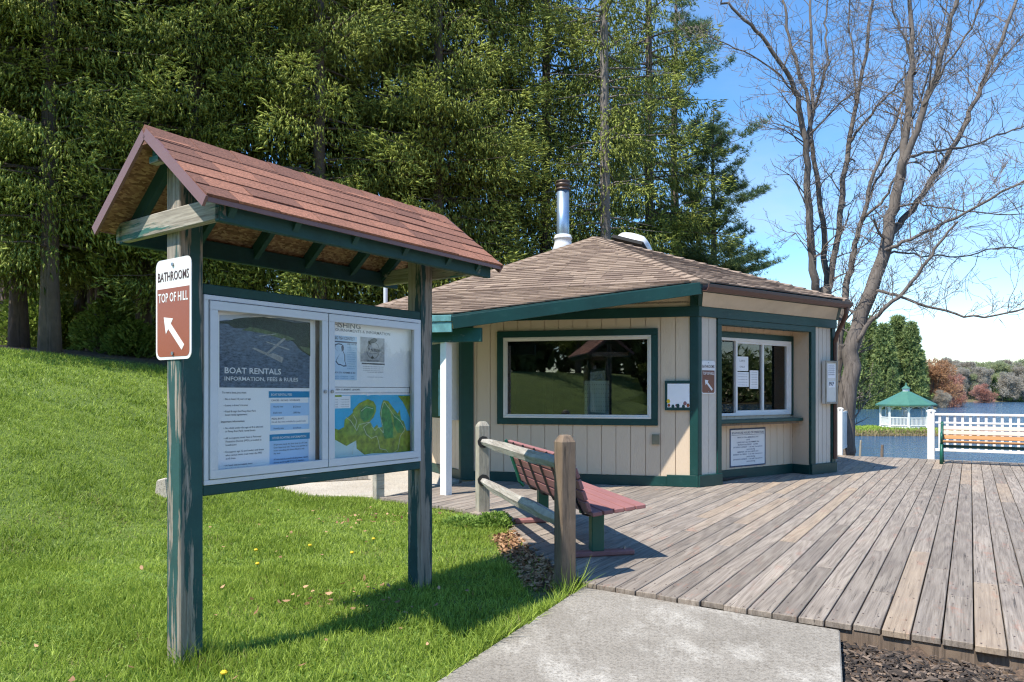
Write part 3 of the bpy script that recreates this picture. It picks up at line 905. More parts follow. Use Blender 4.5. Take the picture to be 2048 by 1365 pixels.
for k, (c, t) in enumerate(pieces):
    if k < 299:
        m = bm(); put_shingle(m, c); m.build('shingle', MAT['bshingle'], roof, tone=t)
    else:
        put_shingle(rest, c); rest_t += [t] * len(c)
tag(rest.build('shingles', MAT['bshingle'], roof, tone=rest_t), kind='stuff')
# back slopes, one plain covering each
bs = bm(); bst_ = []
def coll2(c, t): bs.hexa(c); bst_.extend([t] * 8)
for a, b_ in ((RE, B3), (B3, B4), (B4, B5), (B5, K_)):
    shingle_rows(a + up3, b_ + up3, A_ + up3, A_ + up3, 0.4, 0.9, coll2)
shingle_rows(B5 + up3, HE + up3, K_ + up3, K_ + up3, 0.4, 0.9, coll2)
tag(bs.build('rear_shingles', MAT['bshingle'], roof, tone=bst_), kind='stuff')

# fascias, soffit, gutter
fa = bm()
dv = Vector((0, 0, 1))
rk = (PE - E_).normalized()
off_ = Vector((n1.x, n1.y, 0)) * 0.018
fa.beam(E_ + off_ - dv * 0.11, PE + off_ - dv * 0.13, 0.036, 0.175)
fa.build('rake_fascia', MAT['green'], bh, bevel=0.004)
fa = bm(); pn = Vector((-d0.y, d0.x, 0))
fa.beam(PE + Vector((d1.x, d1.y, 0)) * 0.02 - dv * 0.062, HE - dv * 0.062, 0.036, 0.09)
fa.beam(PE + Vector((d1.x, d1.y, 0)) * 0.02 - dv * 0.185 - off_, HE - dv * 0.185 - off_, 0.04, 0.15)
fa.build('eave_fascia', paint('sunlit_teal_paint', (0.10, 0.27, 0.28), 0.6, 0.35, 9), bh, bevel=0.004)  # sunlight on the green fascia is put into this paler teal
pb_ = bm()
q0 = PE - Vector((d1.x, d1.y, 0)) * 0.36 - Vector((n1.x, n1.y, 0)) * 0.22
pb_.beam(Vector((q0.x, q0.y, PE.z - 0.29)), Vector((q0.x, q0.y, PE.z - 0.29)) + Vector((d1.x, d1.y, 0)) * 2.3, 0.09, 0.20)
pb_.build('porch_beam', MAT['greenwear'], bh, bevel=0.004)
pbs = gp(892, 1018, -0.21); pbs.z = 0
po = MB(ORG)
def rot_post(m, c, w, z0, z1, a):
    x = Vector((math.cos(a), math.sin(a), 0)) * (w / 2); y = Vector((-math.sin(a), math.cos(a), 0)) * (w / 2)
    b_ = Vector((c.x, c.y, 0))
    m.hexa([b_ - x - y + dv * z0, b_ + x - y + dv * z0, b_ + x + y + dv * z0, b_ - x + y + dv * z0,
            b_ - x - y + dv * z1, b_ + x - y + dv * z1, b_ + x + y + dv * z1, b_ - x + y + dv * z1])
rot_post(po, pbs, 0.125, -0.2, PE.z - 0.22, math.atan2(PD.y, PD.x) + R(-8))
po.build('porch_post', MAT['white'], bh, bevel=0.005)

gt = bm()
ge0 = E_ + Vector((d2.x, d2.y, 0)) * 0.05; ge1 = RE
go = Vector((n2.x, n2.y, 0))
prof = [(0.0, -0.03), (0.0, -0.135), (0.07, -0.14), (0.105, -0.085), (0.11, -0.045), (0.122, -0.045), (0.122, -0.052), (0.118, -0.09), (0.078, -0.15), (-0.006, -0.146), (-0.006, -0.03)]
vs = [p + go * x + dv * z for p in (ge0, ge1) for x, z in prof]
k_ = len(prof)
gt.add(vs, [(i, (i + 1) % k_, k_ + (i + 1) % k_, k_ + i) for i in range(k_)] + [tuple(range(k_)), tuple(reversed(range(k_, 2 * k_)))])
gt.build('gutter', MAT['gutter'], bh)
fb = bm(); fb.beam(E_ - go * 0.02 - dv * 0.085, RE - go * 0.02 - dv * 0.085, 0.03, 0.13); fb.build('eave_board', MAT['kbeam'], bh)
sf = bm()                                                              # the slanted beige soffit board under the gutter
sA, sB = C_ + go * 0.045, R_ + go * 0.045
w0, w1 = Vector((sA.x, sA.y, BEAM1 + 0.002)) + d2 * 0.06, Vector((sB.x, sB.y, BEAM1 + 0.002))
e0, e1 = E_ - dv * 0.14 + d2 * 0.10 - go * 0.03, RE - dv * 0.14 - d2 * 0.22 - go * 0.03
tk = Vector((0, 0, 0.02)) - go * 0.01
sf.hexa([w0, w1, w1 + tk, w0 + tk, e0, e1, e1 + tk, e0 + tk])
sf.build('soffit_board', MAT['sidingrough'], bh)
sb = bm()                                                              # green brackets closing both ends of the soffit
for (w_, e_) in ((Vector((sA.x, sA.y, BEAM1)) - d2 * 0.03, E_ - dv * 0.14), (w1 + d2 * 0.0, RE - dv * 0.14 - d2 * 0.2)):
    wi = w_ - go * 0.16
    tp_ = Vector((wi.x, wi.y, e_.z + 0.02))
    q = d2 * 0.09
    sb.add([w_, e_ - go * 0.035, tp_, wi, w_ + q, e_ + q - go * 0.035, tp_ + q, wi + q], [(0, 1, 2, 3), (7, 6, 5, 4), (0, 4, 5, 1), (1, 5, 6, 2), (2, 6, 7, 3), (3, 7, 4, 0)])
sb.build('eave_bracket', MAT['green'], bh)
dp = bm()
t0 = RE - d2 * 0.12 + go * 0.06 - dv * 0.15
dp.tube([t0, t0 - dv * 0.09, t0 - go * 0.12 + d2 * 0.12 - dv * 0.22, t0 - go * 0.30 + d2 * 0.22 - dv * 0.42, t0 - go * 0.36 + d2 * 0.24 - dv * 0.6, Vector((t0.x, t0.y, 0)) - go * 0.36 + d2 * 0.24 + dv * 0.25], 0.042, 8)
dp.build('downspout', MAT['gutter'], bh)

# stove pipe, skylight, thin vent
pc = at(1126, 500, 17.6)
sp = bm(); sp.lathe([(0.152, 4.75), (0.152, 6.42)], 28, (pc.x, pc.y, 0)); sp = sp.build('stove_pipe', MAT['pipe'], bh, smooth=False)
sp.data.polygons.foreach_set('use_smooth', [len(p.vertices) == 4 for p in sp.data.polygons])
fl = bm(); fl.lathe([(0.31, 4.85), (0.215, 5.10), (0.20, 5.22), (0.225, 5.23), (0.225, 5.26), (0.21, 5.27), (0.20, 5.32), (0.16, 5.335)], 28, (pc.x, pc.y, 0)); fl.build('flashing', MAT['dome'], sp, smooth=True)
cpz = bm(); cpz.lathe([(0.155, 6.41), (0.18, 6.42), (0.18, 6.45), (0.156, 6.46), (0.156, 6.50), (0.178, 6.51), (0.182, 6.565), (0.158, 6.58), (0.162, 6.60), (0.184, 6.615), (0.175, 6.64), (0.10, 6.655)], 28, (pc.x, pc.y, 0)); cpz.build('pipe_cap', MAT['pipecap'], sp, smooth=True)
sky_c = at(1269, 497, 17.3)
vpx = at(771, 600, 15.5)
vp_ = bm(); vp_.tube([Vector((vpx.x, vpx.y, 3.2)), Vector((vpx.x, vpx.y, vpx.z + 0.45))], 0.045, 10); vp_.build('vent_pipe', MAT['alu'], bh, smooth=False)
dm = bm()
hd = (RE - A_).normalized(); sx = hd; sn = Vector((0.35, 0.3, 0.95)); sn = (sn - sx * sn.dot(sx)).normalized(); sy = sn.cross(sx)
vs, fs, NU, NV = [], [], 16, 6
for j in range(NV):
    ph = (j / (NV - 1)) * math.pi / 2
    for k in range(NU):
        th = 2 * math.pi * k / NU
        ct_, st_ = math.cos(th), math.sin(th)
        sq = 1.0 / max(abs(ct_), abs(st_)) ** 0.6
        r_ = math.cos(ph) ** 0.55
        vs.append(sky_c + sx * (0.43 * ct_ * sq * r_ * 0.95) + sy * (0.43 * st_ * sq * r_ * 0.95) + sn * (0.27 * math.sin(ph)))
for j in range(NV - 1):
    for k in range(NU):
        fs.append((j * NU + k, j * NU + (k + 1) % NU, (j + 1) * NU + (k + 1) % NU, (j + 1) * NU + k))
dm.add(vs, fs); dm = dm.build('skylight', MAT['dome'], bh, smooth=True)
cb_ = bm(); cb_.beam(sky_c - sx * 0.44 - sn * 0.045, sky_c + sx * 0.44 - sn * 0.045, 0.86, 0.08, sn); cb_.build('skylight_curb', MAT['dark'], dm)

# ------------------------------------------------------------------ flat lettering
TEXTS = []
def lettering(parent, body, loc, size, rz, mat, width=None, align='LEFT', bold=0.0, name='lettering', spacing=1.0):
    c = bpy.data.curves.new(name, 'FONT')
    c.body = body; c.size = size; c.align_x = align; c.offset = bold * size
    c.resolution_u = 2; c.space_character = spacing
    c.materials.append(mat)
    o = bpy.data.objects.new(name, c); COL.objects.link(o)
    o.parent = parent; o.location = loc; o.rotation_euler = (R(90), 0, rz)
    TEXTS.append((o, width))
    return o

class Face:
    """A flat print on a wall: pixel-measured shapes placed in the local frame of a thing whose x runs along the wall, -y outward."""
    def __init__(s, plane, root, base):
        s.pl, s.root, s.base = plane, root, base      # base = (a, z) of the thing's origin on the wall
        s.nz = 0
    def xz(s, u, v, t=0.0):
        a, z = s.pl.sz(u, v, t)
        return a - s.base[0], z - s.base[1]
    def rect(s, name, u0, v0, u1, v1, mat, t, th=0.0006):
        x0, zt = s.xz(u0, v0); x1, _ = s.xz(u1, v0); _, zb = s.xz(u0, v1)
        m = MB(); m.box(min(x0, x1), max(x0, x1), -t, -t + th, zb, zt)
        return m.build(name, mat, s.root)
    def poly(s, name, pts, mat, t, parent=None):
        q = [s.xz(u, v) for u, v in pts]
        area = sum(q[i][0] * q[(i + 1) % len(q)][1] - q[(i + 1) % len(q)][0] * q[i][1] for i in range(len(q)))
        if area < 0: q = q[::-1]
        m = MB(); n = len(q)
        m.add([(x, -t, z) for x, z in q] + [(x, -t + 0.0004, z) for x, z in q], [tuple(range(n)), tuple(reversed(range(n, 2 * n)))] + [(i, n + i, n + (i + 1) % n, (i + 1) % n) for i in range(n)])
        return m.build(name, mat, parent or s.root)
    def text(s, body, u0, vb, u1, vtop, mat, t, bold=0.0, name='lettering'):
        x0, z0 = s.xz(u0, vb); x1, _ = s.xz(u1, vb); _, z1 = s.xz(u0, vtop)
        return lettering(s.root, body, (x0, -t, z0), (z1 - z0) / 0.70, 0, mat, abs(x1 - x0), 'LEFT', bold, name)
def wall_thing(name, label, cat, plane, u, v, group=None, t=0.0):
    a, z = plane.sz(u, v, t)
    p = plane.p(a, z, 0)
    # local x along the wall to the viewer's right, -y = outward normal
    nx_ = plane.n
    rz = math.atan2(nx_.x, -nx_.y)
    o = thing(name, label, cat, p, rz, group)
    dx = Vector((math.cos(rz), math.sin(rz), 0))
    pl = Plane(plane.o, dx, plane.n)
    a2, _ = pl.sz(u, v, t)
    return o, Face(pl, o, (a2, z))

# ------------------------------------------------------------------ notices on the boathouse
def rounded(w, h, r, n=5):
    pts = []
    for cx, cz, a0 in ((w / 2 - r, h / 2 - r, 0), (-w / 2 + r, h / 2 - r, 90), (-w / 2 + r, -h / 2 + r, 180), (w / 2 - r, -h / 2 + r, 270)):
        for k in range(n + 1):
            a = R(a0 + 90 * k / n); pts.append((cx + r * math.cos(a), cz + r * math.sin(a)))
    return pts
def plate(parent, name, pts, y0, y1, mat):
    n = len(pts); m = MB()
    m.add([(x, y0, z) for x, z in pts] + [(x, y1, z) for x, z in pts], [tuple(range(n)), tuple(reversed(range(n, 2 * n)))] + [(i, n + i, n + (i + 1) % n, (i + 1) % n) for i in range(n)])
    return m.build(name, mat, parent)
def bathroom_sign(root, w, h, brown, inkc, faded=False):
    """A white plate with a brown lower panel, BATHROOMS / TOP OF HILL and an arrow to the upper left."""
    plate(root, 'plate', rounded(w, h, 0.12 * w), 0.0, 0.004, MAT['signwhite'])
    b = 0.045 * w
    pts = rounded(w - 2 * b, h * 0.68, 0.09 * w)
    top = h * 0.68 / 2
    pts = [(x, min(z, top) + (-h / 2 + b + top)) for x, z in pts]
    tz = max(z for _, z in pts)
    pts = [(x, tz if z > tz - 0.09 * w else z) for x, z in pts]
    pts = [((w / 2 - b) * (1 if x > 0 else -1) if z == tz else x, z) for x, z in pts]
    q = []
    for p_ in pts:
        if not q or (abs(p_[0] - q[-1][0]) + abs(p_[1] - q[-1][1])) > 1e-5: q.append(p_)
    plate(root, 'brown_panel', q, -0.0012, 0.0, brown)
    lettering(root, 'BATHROOMS', (0, -0.0015, h * 0.285), 0.20 * w, 0, inkc, 0.88 * w, 'CENTER', 0.012, 'word_bathrooms')
    lettering(root, 'TOP OF HILL', (0, -0.0022, h * 0.075), 0.20 * w, 0, MAT['signwhite'], 0.84 * w, 'CENTER', 0.012, 'words_top_of_hill')
    a, c_ = Vector((0.28 * w, -0.385 * h)), Vector((-0.26 * w, -0.075 * h))
    d = (c_ - a).normalized(); nrm = Vector((-d.y, d.x)); hw = 0.052 * w
    base = c_ - d * 0.22 * w
    arrow = [a + nrm * hw, a - nrm * hw, base - nrm * hw, base - nrm * 0.155 * w, c_, base + nrm * 0.155 * w, base + nrm * hw]
    plate(root, 'arrow', [(p.x, p.y) for p in arrow][::-1], -0.0024, -0.0013, MAT['signwhite'])
    for z in (0.44, -0.44):
        m = MB(); m.tube([(0, -0.008, z * h), (0, 0.0, z * h)], 0.028 * w, 8); m.build('bolt', MAT['steel'], root)

s0_, zc_ = PR.sz(1415, 755)
bs_, f_ = wall_thing('bathroom_sign', 'small weathered brown and white bathrooms arrow sign on the boathouse wall strip', 'sign', PR, 1415.5, 755)
bs_.location = bs_.location + n2 * 0.012
_, zt = PR.sz(1415, 722); _, zb = PR.sz(1415, 788)
bathroom_sign(bs_, 0.33, (zt - zb) * 1.0, MAT['signbrown2'], MAT['signink'])

hs, f_ = wall_thing('hours_sign', 'white boathouse hours of operation sign below the service counter', 'sign', PB, 1494, 897)
f_.rect('plate', 1459, 858, 1530.5, 936, MAT['inkblue'], 0.006, 0.005)
x0, zt_ = f_.xz(1461, 861); x1, _ = f_.xz(1528.5, 861); _, zb_ = f_.xz(1461, 933)
m = MB(); m.box(x0, x1, -0.0075, -0.006, zb_, zt_); m.build('sign_face', MAT['signwhite'], hs)
w_ = x1 - x0; cx_ = (x0 + x1) / 2; hh_ = zt_ - zb_
lettering(hs, 'BOATHOUSE HOURS OF OPERATION', (cx_, -0.0085, zt_ - 0.115 * hh_), 0.085 * hh_, 0, MAT['inkblue'], 0.94 * w_, 'CENTER', 0.012)
rule = MB(); rule.box(x0 + .015, x1 - .015, -0.0085, -0.0075, zt_ - 0.15 * hh_, zt_ - 0.14 * hh_); rule.build('rule_line', MAT['inkblue'], hs)
for k, (tx, ww) in enumerate([('MARCH 15 thru MEMORIAL DAY', 0.62), ('and', 0.1), ('LABOR DAY thru NOVEMBER 30th', 0.66), ('MONDAY thru FRIDAY    CLOSED', 0.6), ('SATURDAY & SUNDAY    7 am until 1 hour prior to', 0.86), ('park closing', 0.25), ('MEMORIAL DAY thru LABOR DAY', 0.62), ('MONDAY thru FRIDAY   11 am until 1 hour prior to', 0.86), ('park closing', 0.25), ('SATURDAY & SUNDAY    7 am until 1 hour prior to', 0.86), ('park closing', 0.25)]):
    lettering(hs, tx, (cx_ + (0.08 * w_ if ww < 0.3 and k > 2 else 0), -0.0085, zt_ - (0.235 + 0.068 * k) * hh_), 0.055 * hh_, 0, MAT['inkblue'], ww * w_, 'CENTER', 0.012)

nb, f_ = wall_thing('notice_box', 'small green framed notice box with flower stickers beside the boathouse corner', 'notice box', PF, 1356, 792)
f_.rect('frame', 1330, 762, 1381, 821, MAT['green'], 0.05, 0.049)
f_.rect('notice_paper', 1335, 768, 1379, 815, MAT['paper'], 0.052, 0.0015)
for (u, v, rr, mt) in ((1337, 803, 4.5, MAT['yellow']), (1338, 811, 3.5, MAT['signbrown']), (1346, 813, 4, MAT['weed']), (1356, 812, 4.5, MAT['weed']), (1353, 811, 3, MAT['benchred']), (1367, 813, 4, MAT['weed']), (1370, 807, 4.5, MAT['benchred']), (1376, 811, 4, MAT['signbrown'])):
    f_.poly('flower_sticker', [(u + rr * math.cos(k * 1.047) * 0.8, v + rr * math.sin(k * 1.047)) for k in range(6)], mt if mt is not MAT['weed'] else MAT['green'], 0.0535 + 0.0004 * (u % 7))
eb, f_ = wall_thing('outlet_box', 'small olive grey outlet box low on the boathouse front wall', 'outlet', PF, 1312, 879)
f_.rect('box', 1304, 869, 1319, 889, paint('olive_grey_box', (0.22, 0.20, 0.13), 0.6, 0.15), 0.035, 0.034)
f_.rect('lid', 1306, 871, 1317, 883, paint('olive_grey_lid', (0.19, 0.18, 0.12), 0.6, 0.15), 0.042, 0.006)
dc, f_ = wall_thing('display_case', 'narrow grey framed display case with paper slips by the boathouse right corner', 'display case', PR, 1651, 765)
x0, z1_ = f_.xz(1641.5, 722); x1, _ = f_.xz(1665.5, 722); _, z0_ = f_.xz(1641.5, 808)
m = MB(); m.box(x0, x1, -0.09, -0.03, z0_, z1_); m.build('case_back', MAT['vinyl'], dc)
for a0, a1, b0, b1 in ((x0, x1, z1_ - .035, z1_), (x0, x1, z0_, z0_ + .035), (x0, x0 + .035, z0_ + .035, z1_ - .035), (x1 - .035, x1, z0_ + .035, z1_ - .035)):
    m = MB(); m.box(a0, a1, -0.105, -0.088, b0, b1); m.build('frame_bar', MAT['postgrey'], dc)
for (a0, a1, b0, b1) in ((.18, .82, .60, .92), (.25, .80, .38, .52)):
    m = MB(); m.box(x0 + (x1 - x0) * a0, x0 + (x1 - x0) * a1, -0.093, -0.091, z0_ + (z1_ - z0_) * b0, z0_ + (z1_ - z0_) * b1); m.build('paper_slip', MAT['paper'], dc)
lettering(dc, 'PKP', ((x0 + x1) / 2, -0.0945, z0_ + (z1_ - z0_) * .42), 0.10, 0, MAT['ink'], (x1 - x0) * .4, 'CENTER', 0.02)
for k in range(5):
    lettering(dc, 'park notice and fees', ((x0 + x1) / 2, -0.0945, z0_ + (z1_ - z0_) * (.87 - .05 * k)), 0.035, 0, MAT['ink'], (x1 - x0) * .5, 'CENTER')
for k, (u0, v0, u1, v1, lab, lines) in enumerate(((1475, 713, 1499, 742, 'upper white paper sheet reading LIFE ONLY taped to the service window', ['LIFE', 'ONLY']), (1476, 744, 1500, 774, 'lower left white paper notice taped to the service window', ['notice'] * 5), (1502, 741, 1519, 778, 'tall narrow paper notice at right on the service window', ['rates'] * 7))):
    pn_, f_ = wall_thing('paper_notice', lab, 'notice', PB, (u0 + u1) / 2, (v0 + v1) / 2, 'papers taped to the service window')
    f_.rect('sheet', u0, v0, u1, v1, MAT['paper'], -0.0262, 0.0012)
    x0, zt_ = f_.xz(u0, v0); x1, _ = f_.xz(u1, v0); _, zb_ = f_.xz(u0, v1)
    nl = len(lines)
    for q, tx in enumerate(lines):
        lettering(pn_, tx, ((x0 + x1) / 2, 0.0255, zt_ - (zt_ - zb_) * (q + 0.85) / (nl + 0.4)), 0.55 * (zt_ - zb_) / (nl + 1), 0, MAT['inkgrey'], (x1 - x0) * (0.45 if nl == 2 else 0.75), 'CENTER')
pg = thing('pegboard', 'pale perforated board standing inside behind the front window', 'board', PF.p((PF.sz(1184, 800)[0]) * 1.02, 0.05, -0.85), math.atan2(n1.x, -n1.y))
a_0, _ = PF.sz(1160, 800, -0.85); a_1, _ = PF.sz(1209, 800, -0.85); _, z_1 = PF.sz(1184, 762, -0.85)
m = MB(); m.box(-abs(a_0 - a_1) / 2, abs(a_0 - a_1) / 2, 0, 0.02, 0, z_1 - 0.05); m.build('panel', paint('pale_green_board', (0.62, 0.68, 0.60), 0.6, 0.05), pg)
hm = MB()
for i in range(11):
    for j in range(8):
        hx = -0.2 + i * 0.04; hz = z_1 - 0.12 - j * 0.075
        hm.box(hx - .006, hx + .006, -0.001, 0.001, hz - .006, hz + .006)
tag(hm.build('hole_grid', MAT['dark'], pg), kind='stuff')

# ------------------------------------------------------------------ information kiosk
KL = Vector((-1.866, 4.12, 0)); KR = Vector((-0.727, 5.71, 0))
ka = (KR - KL).normalized(); SP = (KR - KL).length
KANG = math.atan2(ka.y, ka.x)
KZ = -0.05
kn = Vector((ka.y, -ka.x, 0))
ks = thing('information_kiosk', 'roofed green post kiosk with a white glazed notice case on the lawn', 'kiosk', (KL.x, KL.y, 0), KANG)
PKF = Plane(KL, ka, kn)
def kxz(u, v, t): return PKF.sz(u, v, t)
pw_ = 0.07
for x, mt in ((0.0, 'kpost'), (SP, 'kpostfar')):
    m = MB(); m.box(x - pw_, x + pw_, -pw_, pw_, -0.25, 2.78); m.build('post', MAT[mt], ks, bevel=0.007)
CZ0, CZ1 = 0.965, 2.062
for z0, z1 in ((CZ1 + 0.001, 2.125), (CZ0 - 0.062, CZ0 - 0.001)):
    m = MB(); m.box(pw_ + .001, SP - pw_ - .001, -0.068, 0.03, z0, z1); m.build('rail', MAT['kbeam'], ks, bevel=0.005)
rw_, RO0, RO1, ZE, ZR = 0.575, -0.22, SP + 0.287, 2.487, 2.945
for s_ in (-1, 1):
    m = MB(); m.box(-0.115, SP + 0.24, s_ * 0.50 - 0.02, s_ * 0.50 + 0.02, 2.385, 2.50); m.build('eave_beam', MAT['kbeam'], ks, bevel=0.004)
for x0 in (-0.115, SP + 0.072):
    m = MB(); m.box(x0, x0 + 0.042, -0.52, 0.56, 2.395, 2.515); m.build('cross_beam', MAT['kcross'], ks, bevel=0.005)
m = MB(); m.box(-0.18, SP + 0.24, -0.02, 0.02, 2.80, 2.895); m.build('ridge_beam', MAT['greenwear'], ks, bevel=0.004)
m = MB(); m.box(-0.182, -0.135, -0.045, 0.045, 2.765, 2.80); m.build('ridge_block', MAT['kcross'], ks)
sl = (ZR - ZE) / rw_
for x in (-0.05, 0.36, 0.80, 1.24, 1.68, 2.02):
    for s_ in (-1, 1):
        m = MB(); m.beam((x, s_ * 0.02, ZR - 0.095), (x, s_ * 0.54, ZR - 0.095 - 0.52 * sl), 0.038, 0.085); m.build('rafter', MAT['kbeam'], ks)
rs_ = MB()
for s_ in (-1, 1):
    y1 = s_ * rw_
    c = [(RO0, 0, ZR - 0.03), (RO1, 0, ZR - 0.03), (RO1, y1, ZE - 0.03), (RO0, y1, ZE - 0.03)]
    top = [(x, y, z + 0.018) for x, y, z in c]
    if s_ > 0: rs_.hexa(c[::-1] + top[::-1])
    else: rs_.hexa(c + top)
kroof = rs_.build('roof', MAT['osb'], ks, tone=0.6)
# drip edges / fascias
for s_ in (-1, 1):
    for x in (RO0 - 0.008, RO1 + 0.008):
        m = MB(); m.beam((x, s_ * 0.004, ZR - 0.034), (x, s_ * (rw_ + 0.004), ZE - 0.034), 0.016, 0.058); m.build('rake_trim', MAT['mauve'], kroof)
    m = MB(); m.box(RO0, RO1, s_ * rw_ - 0.004 + (0.004 if s_ > 0 else -0.006), s_ * rw_ + 0.004 + (0.006 if s_ > 0 else -0.004), ZE - 0.034, ZE + 0.004); m.build('eave_trim', MAT['mauve'], kroof)
kp = []
shingle_rows(Vector((RO0 - .012, -rw_ - .015, ZE - 0.008)), Vector((RO1 + .012, -rw_ - .015, ZE - 0.008)), Vector((RO1 + .012, 0, ZR - 0.008)), Vector((RO0 - .012, 0, ZR - 0.008)), 0.127, 0.30, lambda c, t: kp.append((c, t)), lift=0.011, wv=0.2)
for c, t in kp:
    m = MB(); m.hexa(c); m.build('shingle', MAT['kshingle'], kroof, tone=0.25 + 0.75 * t if random.random() < 0.75 else 0.1 * t)
bk = MB(); bkt = []
def cbk(c, t): bk.hexa(c); bkt.extend([t] * 8)
shingle_rows(Vector((RO1 + .012, rw_ + .015, ZE - 0.008)), Vector((RO0 - .012, rw_ + .015, ZE - 0.008)), Vector((RO0 - .012, 0, ZR - 0.008)), Vector((RO1 + .012, 0, ZR - 0.008)), 0.127, 0.30, cbk, lift=0.009, wv=0.2)
tag(bk.build('rear_shingles', MAT['kshingle'], kroof, tone=bkt), kind='stuff')
x = RO0 - 0.012; 
while x < RO1:
    e = min(x + 0.30, RO1 + 0.012)
    m = MB(); z_ = ZR + 0.004
    m.add([(x, -0.115, z_ - 0.115 * sl + .004), (e, -0.115, z_ - 0.115 * sl), (e, 0, z_ + .004), (x, 0, z_ + .010), (x, 0.115, z_ - 0.115 * sl + .004), (e, 0.115, z_ - 0.115 * sl),
           (x, -0.115, z_ - 0.115 * sl - .008), (e, -0.115, z_ - 0.115 * sl - .008), (x, 0.115, z_ - 0.115 * sl - .008), (e, 0.115, z_ - 0.115 * sl - .008)],
          [(0, 1, 2, 3), (3, 2, 5, 4), (6, 7, 1, 0), (4, 5, 9, 8), (0, 3, 4, 8, 6), (1, 7, 9, 5, 2), (7, 6, 8, 9)])
    m.build('ridge_cap', MAT['kshingle'], kroof, tone=random.random() * 0.7)
    x += 0.13 if False else 0.26
# notice case
case = MB()
X0, X1 = pw_ + 0.002, SP - pw_ - 0.002
case.box(X0, X1, -0.012, 0.03, CZ0, CZ1)
fwid = 0.028
for a0, a1, b0, b1 in ((X0, X1, CZ1 - fwid, CZ1), (X0, X1, CZ0, CZ0 + fwid), (X0, X0 + fwid, CZ0 + fwid, CZ1 - fwid), (X1 - fwid, X1, CZ0 + fwid, CZ1 - fwid)):
    case.box(a0, a1, -0.076, -0.0125, b0, b1)
case = case.build('notice_case', MAT['alu'], ks, bevel=0.002)
cbk_ = MB(); cbk_.box(X0 + fwid, X1 - fwid, -0.0165, -0.0125, CZ0 + fwid, CZ1 - fwid); cbk_.build('backboard', MAT['cork'], case)
xm, _ = kxz(656.5, 780, 0.08)
D0, D1, DZ0, DZ1, dw = X0 + fwid + .004, X1 - fwid - .004, CZ0 + fwid + .004, CZ1 - fwid - .004, 0.052
for a, b_ in ((D0, xm - 0.003), (xm + 0.003, D1)):
    m = MB()
    for p0, p1, z0, z1 in ((a, b_, DZ1 - dw, DZ1), (a, b_, DZ0, DZ0 + dw), (a, a + dw, DZ0 + dw, DZ1 - dw), (b_ - dw, b_, DZ0 + dw, DZ1 - dw)):
        m.box(p0, p1, -0.084, -0.055, z0, z1)
    dr = m.build('case_door', MAT['alu'], ks, bevel=0.002)
    m = MB(); m.box(a + dw - .004, b_ - dw + .004, -0.071, -0.067, DZ0 + dw - .004, DZ1 - dw + .004); m.build('pane', MAT['caseglass'], dr)
    lx = b_ - dw / 2 if a == D0 else a + dw / 2
    m = MB(); m.tube([(lx, -0.092, 1.505), (lx, -0.084, 1.505)], 0.012, 12); m.build('lock', MAT['steel'], dr)

# posters in the case -------------------------------------------------
TP = 0.0185                                                             # depth of the paper plane in front of the post axis
PKP = Plane(KL + kn * TP, ka, kn)
def poster(name, label, cat, u, v, group=None):
    a, z = PKP.sz(u, v)
    o = thing(name, label, cat, PKP.p(a, z), KANG, group)
    return o, Face(PKP, o, (a, z))
br, f = poster('boat_rental_poster', 'large white boat rentals poster with an aerial lake photo in the kiosk left door', 'poster', 525, 780)
Z3 = lambda x, y: (400 + 0.2711 * x, 590 + 0.2711 * y)
def q3(x, y): return Z3(x, y)
f.rect('sheet', *Z3(86, 92), *Z3(850, 1318), MAT['paper'], 0.001, 0.001)
m_lake, n_, l_, b_ = nt('aerial_print_water')
co_ = n_.new('ShaderNodeTexCoord').outputs['Object']
fz = noise(n_, l_, co_, 26, 8, 0.75, (1, 1, 3))
fl_ = noise(n_, l_, co_, 2.6, 3, 0.5)
cw = ramp(n_, l_, fz, [(0.38, (0.022, 0.042, 0.068)), (0.66, (0.17, 0.23, 0.30))])
cw = mixc(n_, l_, ramp(n_, l_, fl_, [(0.4, 0.0), (0.7, 0.5)]), cw, (0.16, 0.22, 0.29))
l_.new(cw, b_.inputs['Base Color']); b_.inputs['Roughness'].default_value = 0.6
m_hill = paint('aerial_print_woods', (0.020, 0.038, 0.022), 0.6, 0.6, 40)
m_lawn = paint('aerial_print_lawn', (0.085, 0.125, 0.05), 0.6, 0.5, 25)
m_dock = paint('aerial_print_dock', (0.30, 0.31, 0.30), 0.6, 0.3, 60)
f.poly('photo_lake', [Z3(142, 188), Z3(812, 160), Z3(806, 690), Z3(142, 684)], m_lake, 0.0016)
f.poly('photo_sky', [Z3(142, 150), Z3(812, 130), Z3(812, 206), Z3(700, 190), Z3(560, 168), Z3(400, 160), Z3(280, 176), Z3(142, 192)], paint('aerial_print_sky', (0.48, 0.54, 0.62), 0.6, 0.05), 0.0020)
f.poly('photo_woods', [Z3(142, 195), Z3(205, 196), Z3(250, 178), Z3(330, 168), Z3(470, 164), Z3(580, 184), Z3(700, 206), Z3(812, 205), Z3(812, 455), Z3(740, 410), Z3(690, 350), Z3(600, 300), Z3(480, 262), Z3(360, 250), Z3(250, 245), Z3(205, 215), Z3(142, 212)], m_hill, 0.0024)
f.poly('photo_lawn', [Z3(300, 262), Z3(370, 238), Z3(450, 252), Z3(560, 280), Z3(650, 305), Z3(700, 330), Z3(640, 338), Z3(560, 312), Z3(460, 284), Z3(360, 268)], m_lawn, 0.0028)
f.poly('photo_lawn', [Z3(730, 378), Z3(812, 392), Z3(812, 448), Z3(770, 420)], m_lawn, 0.0028)
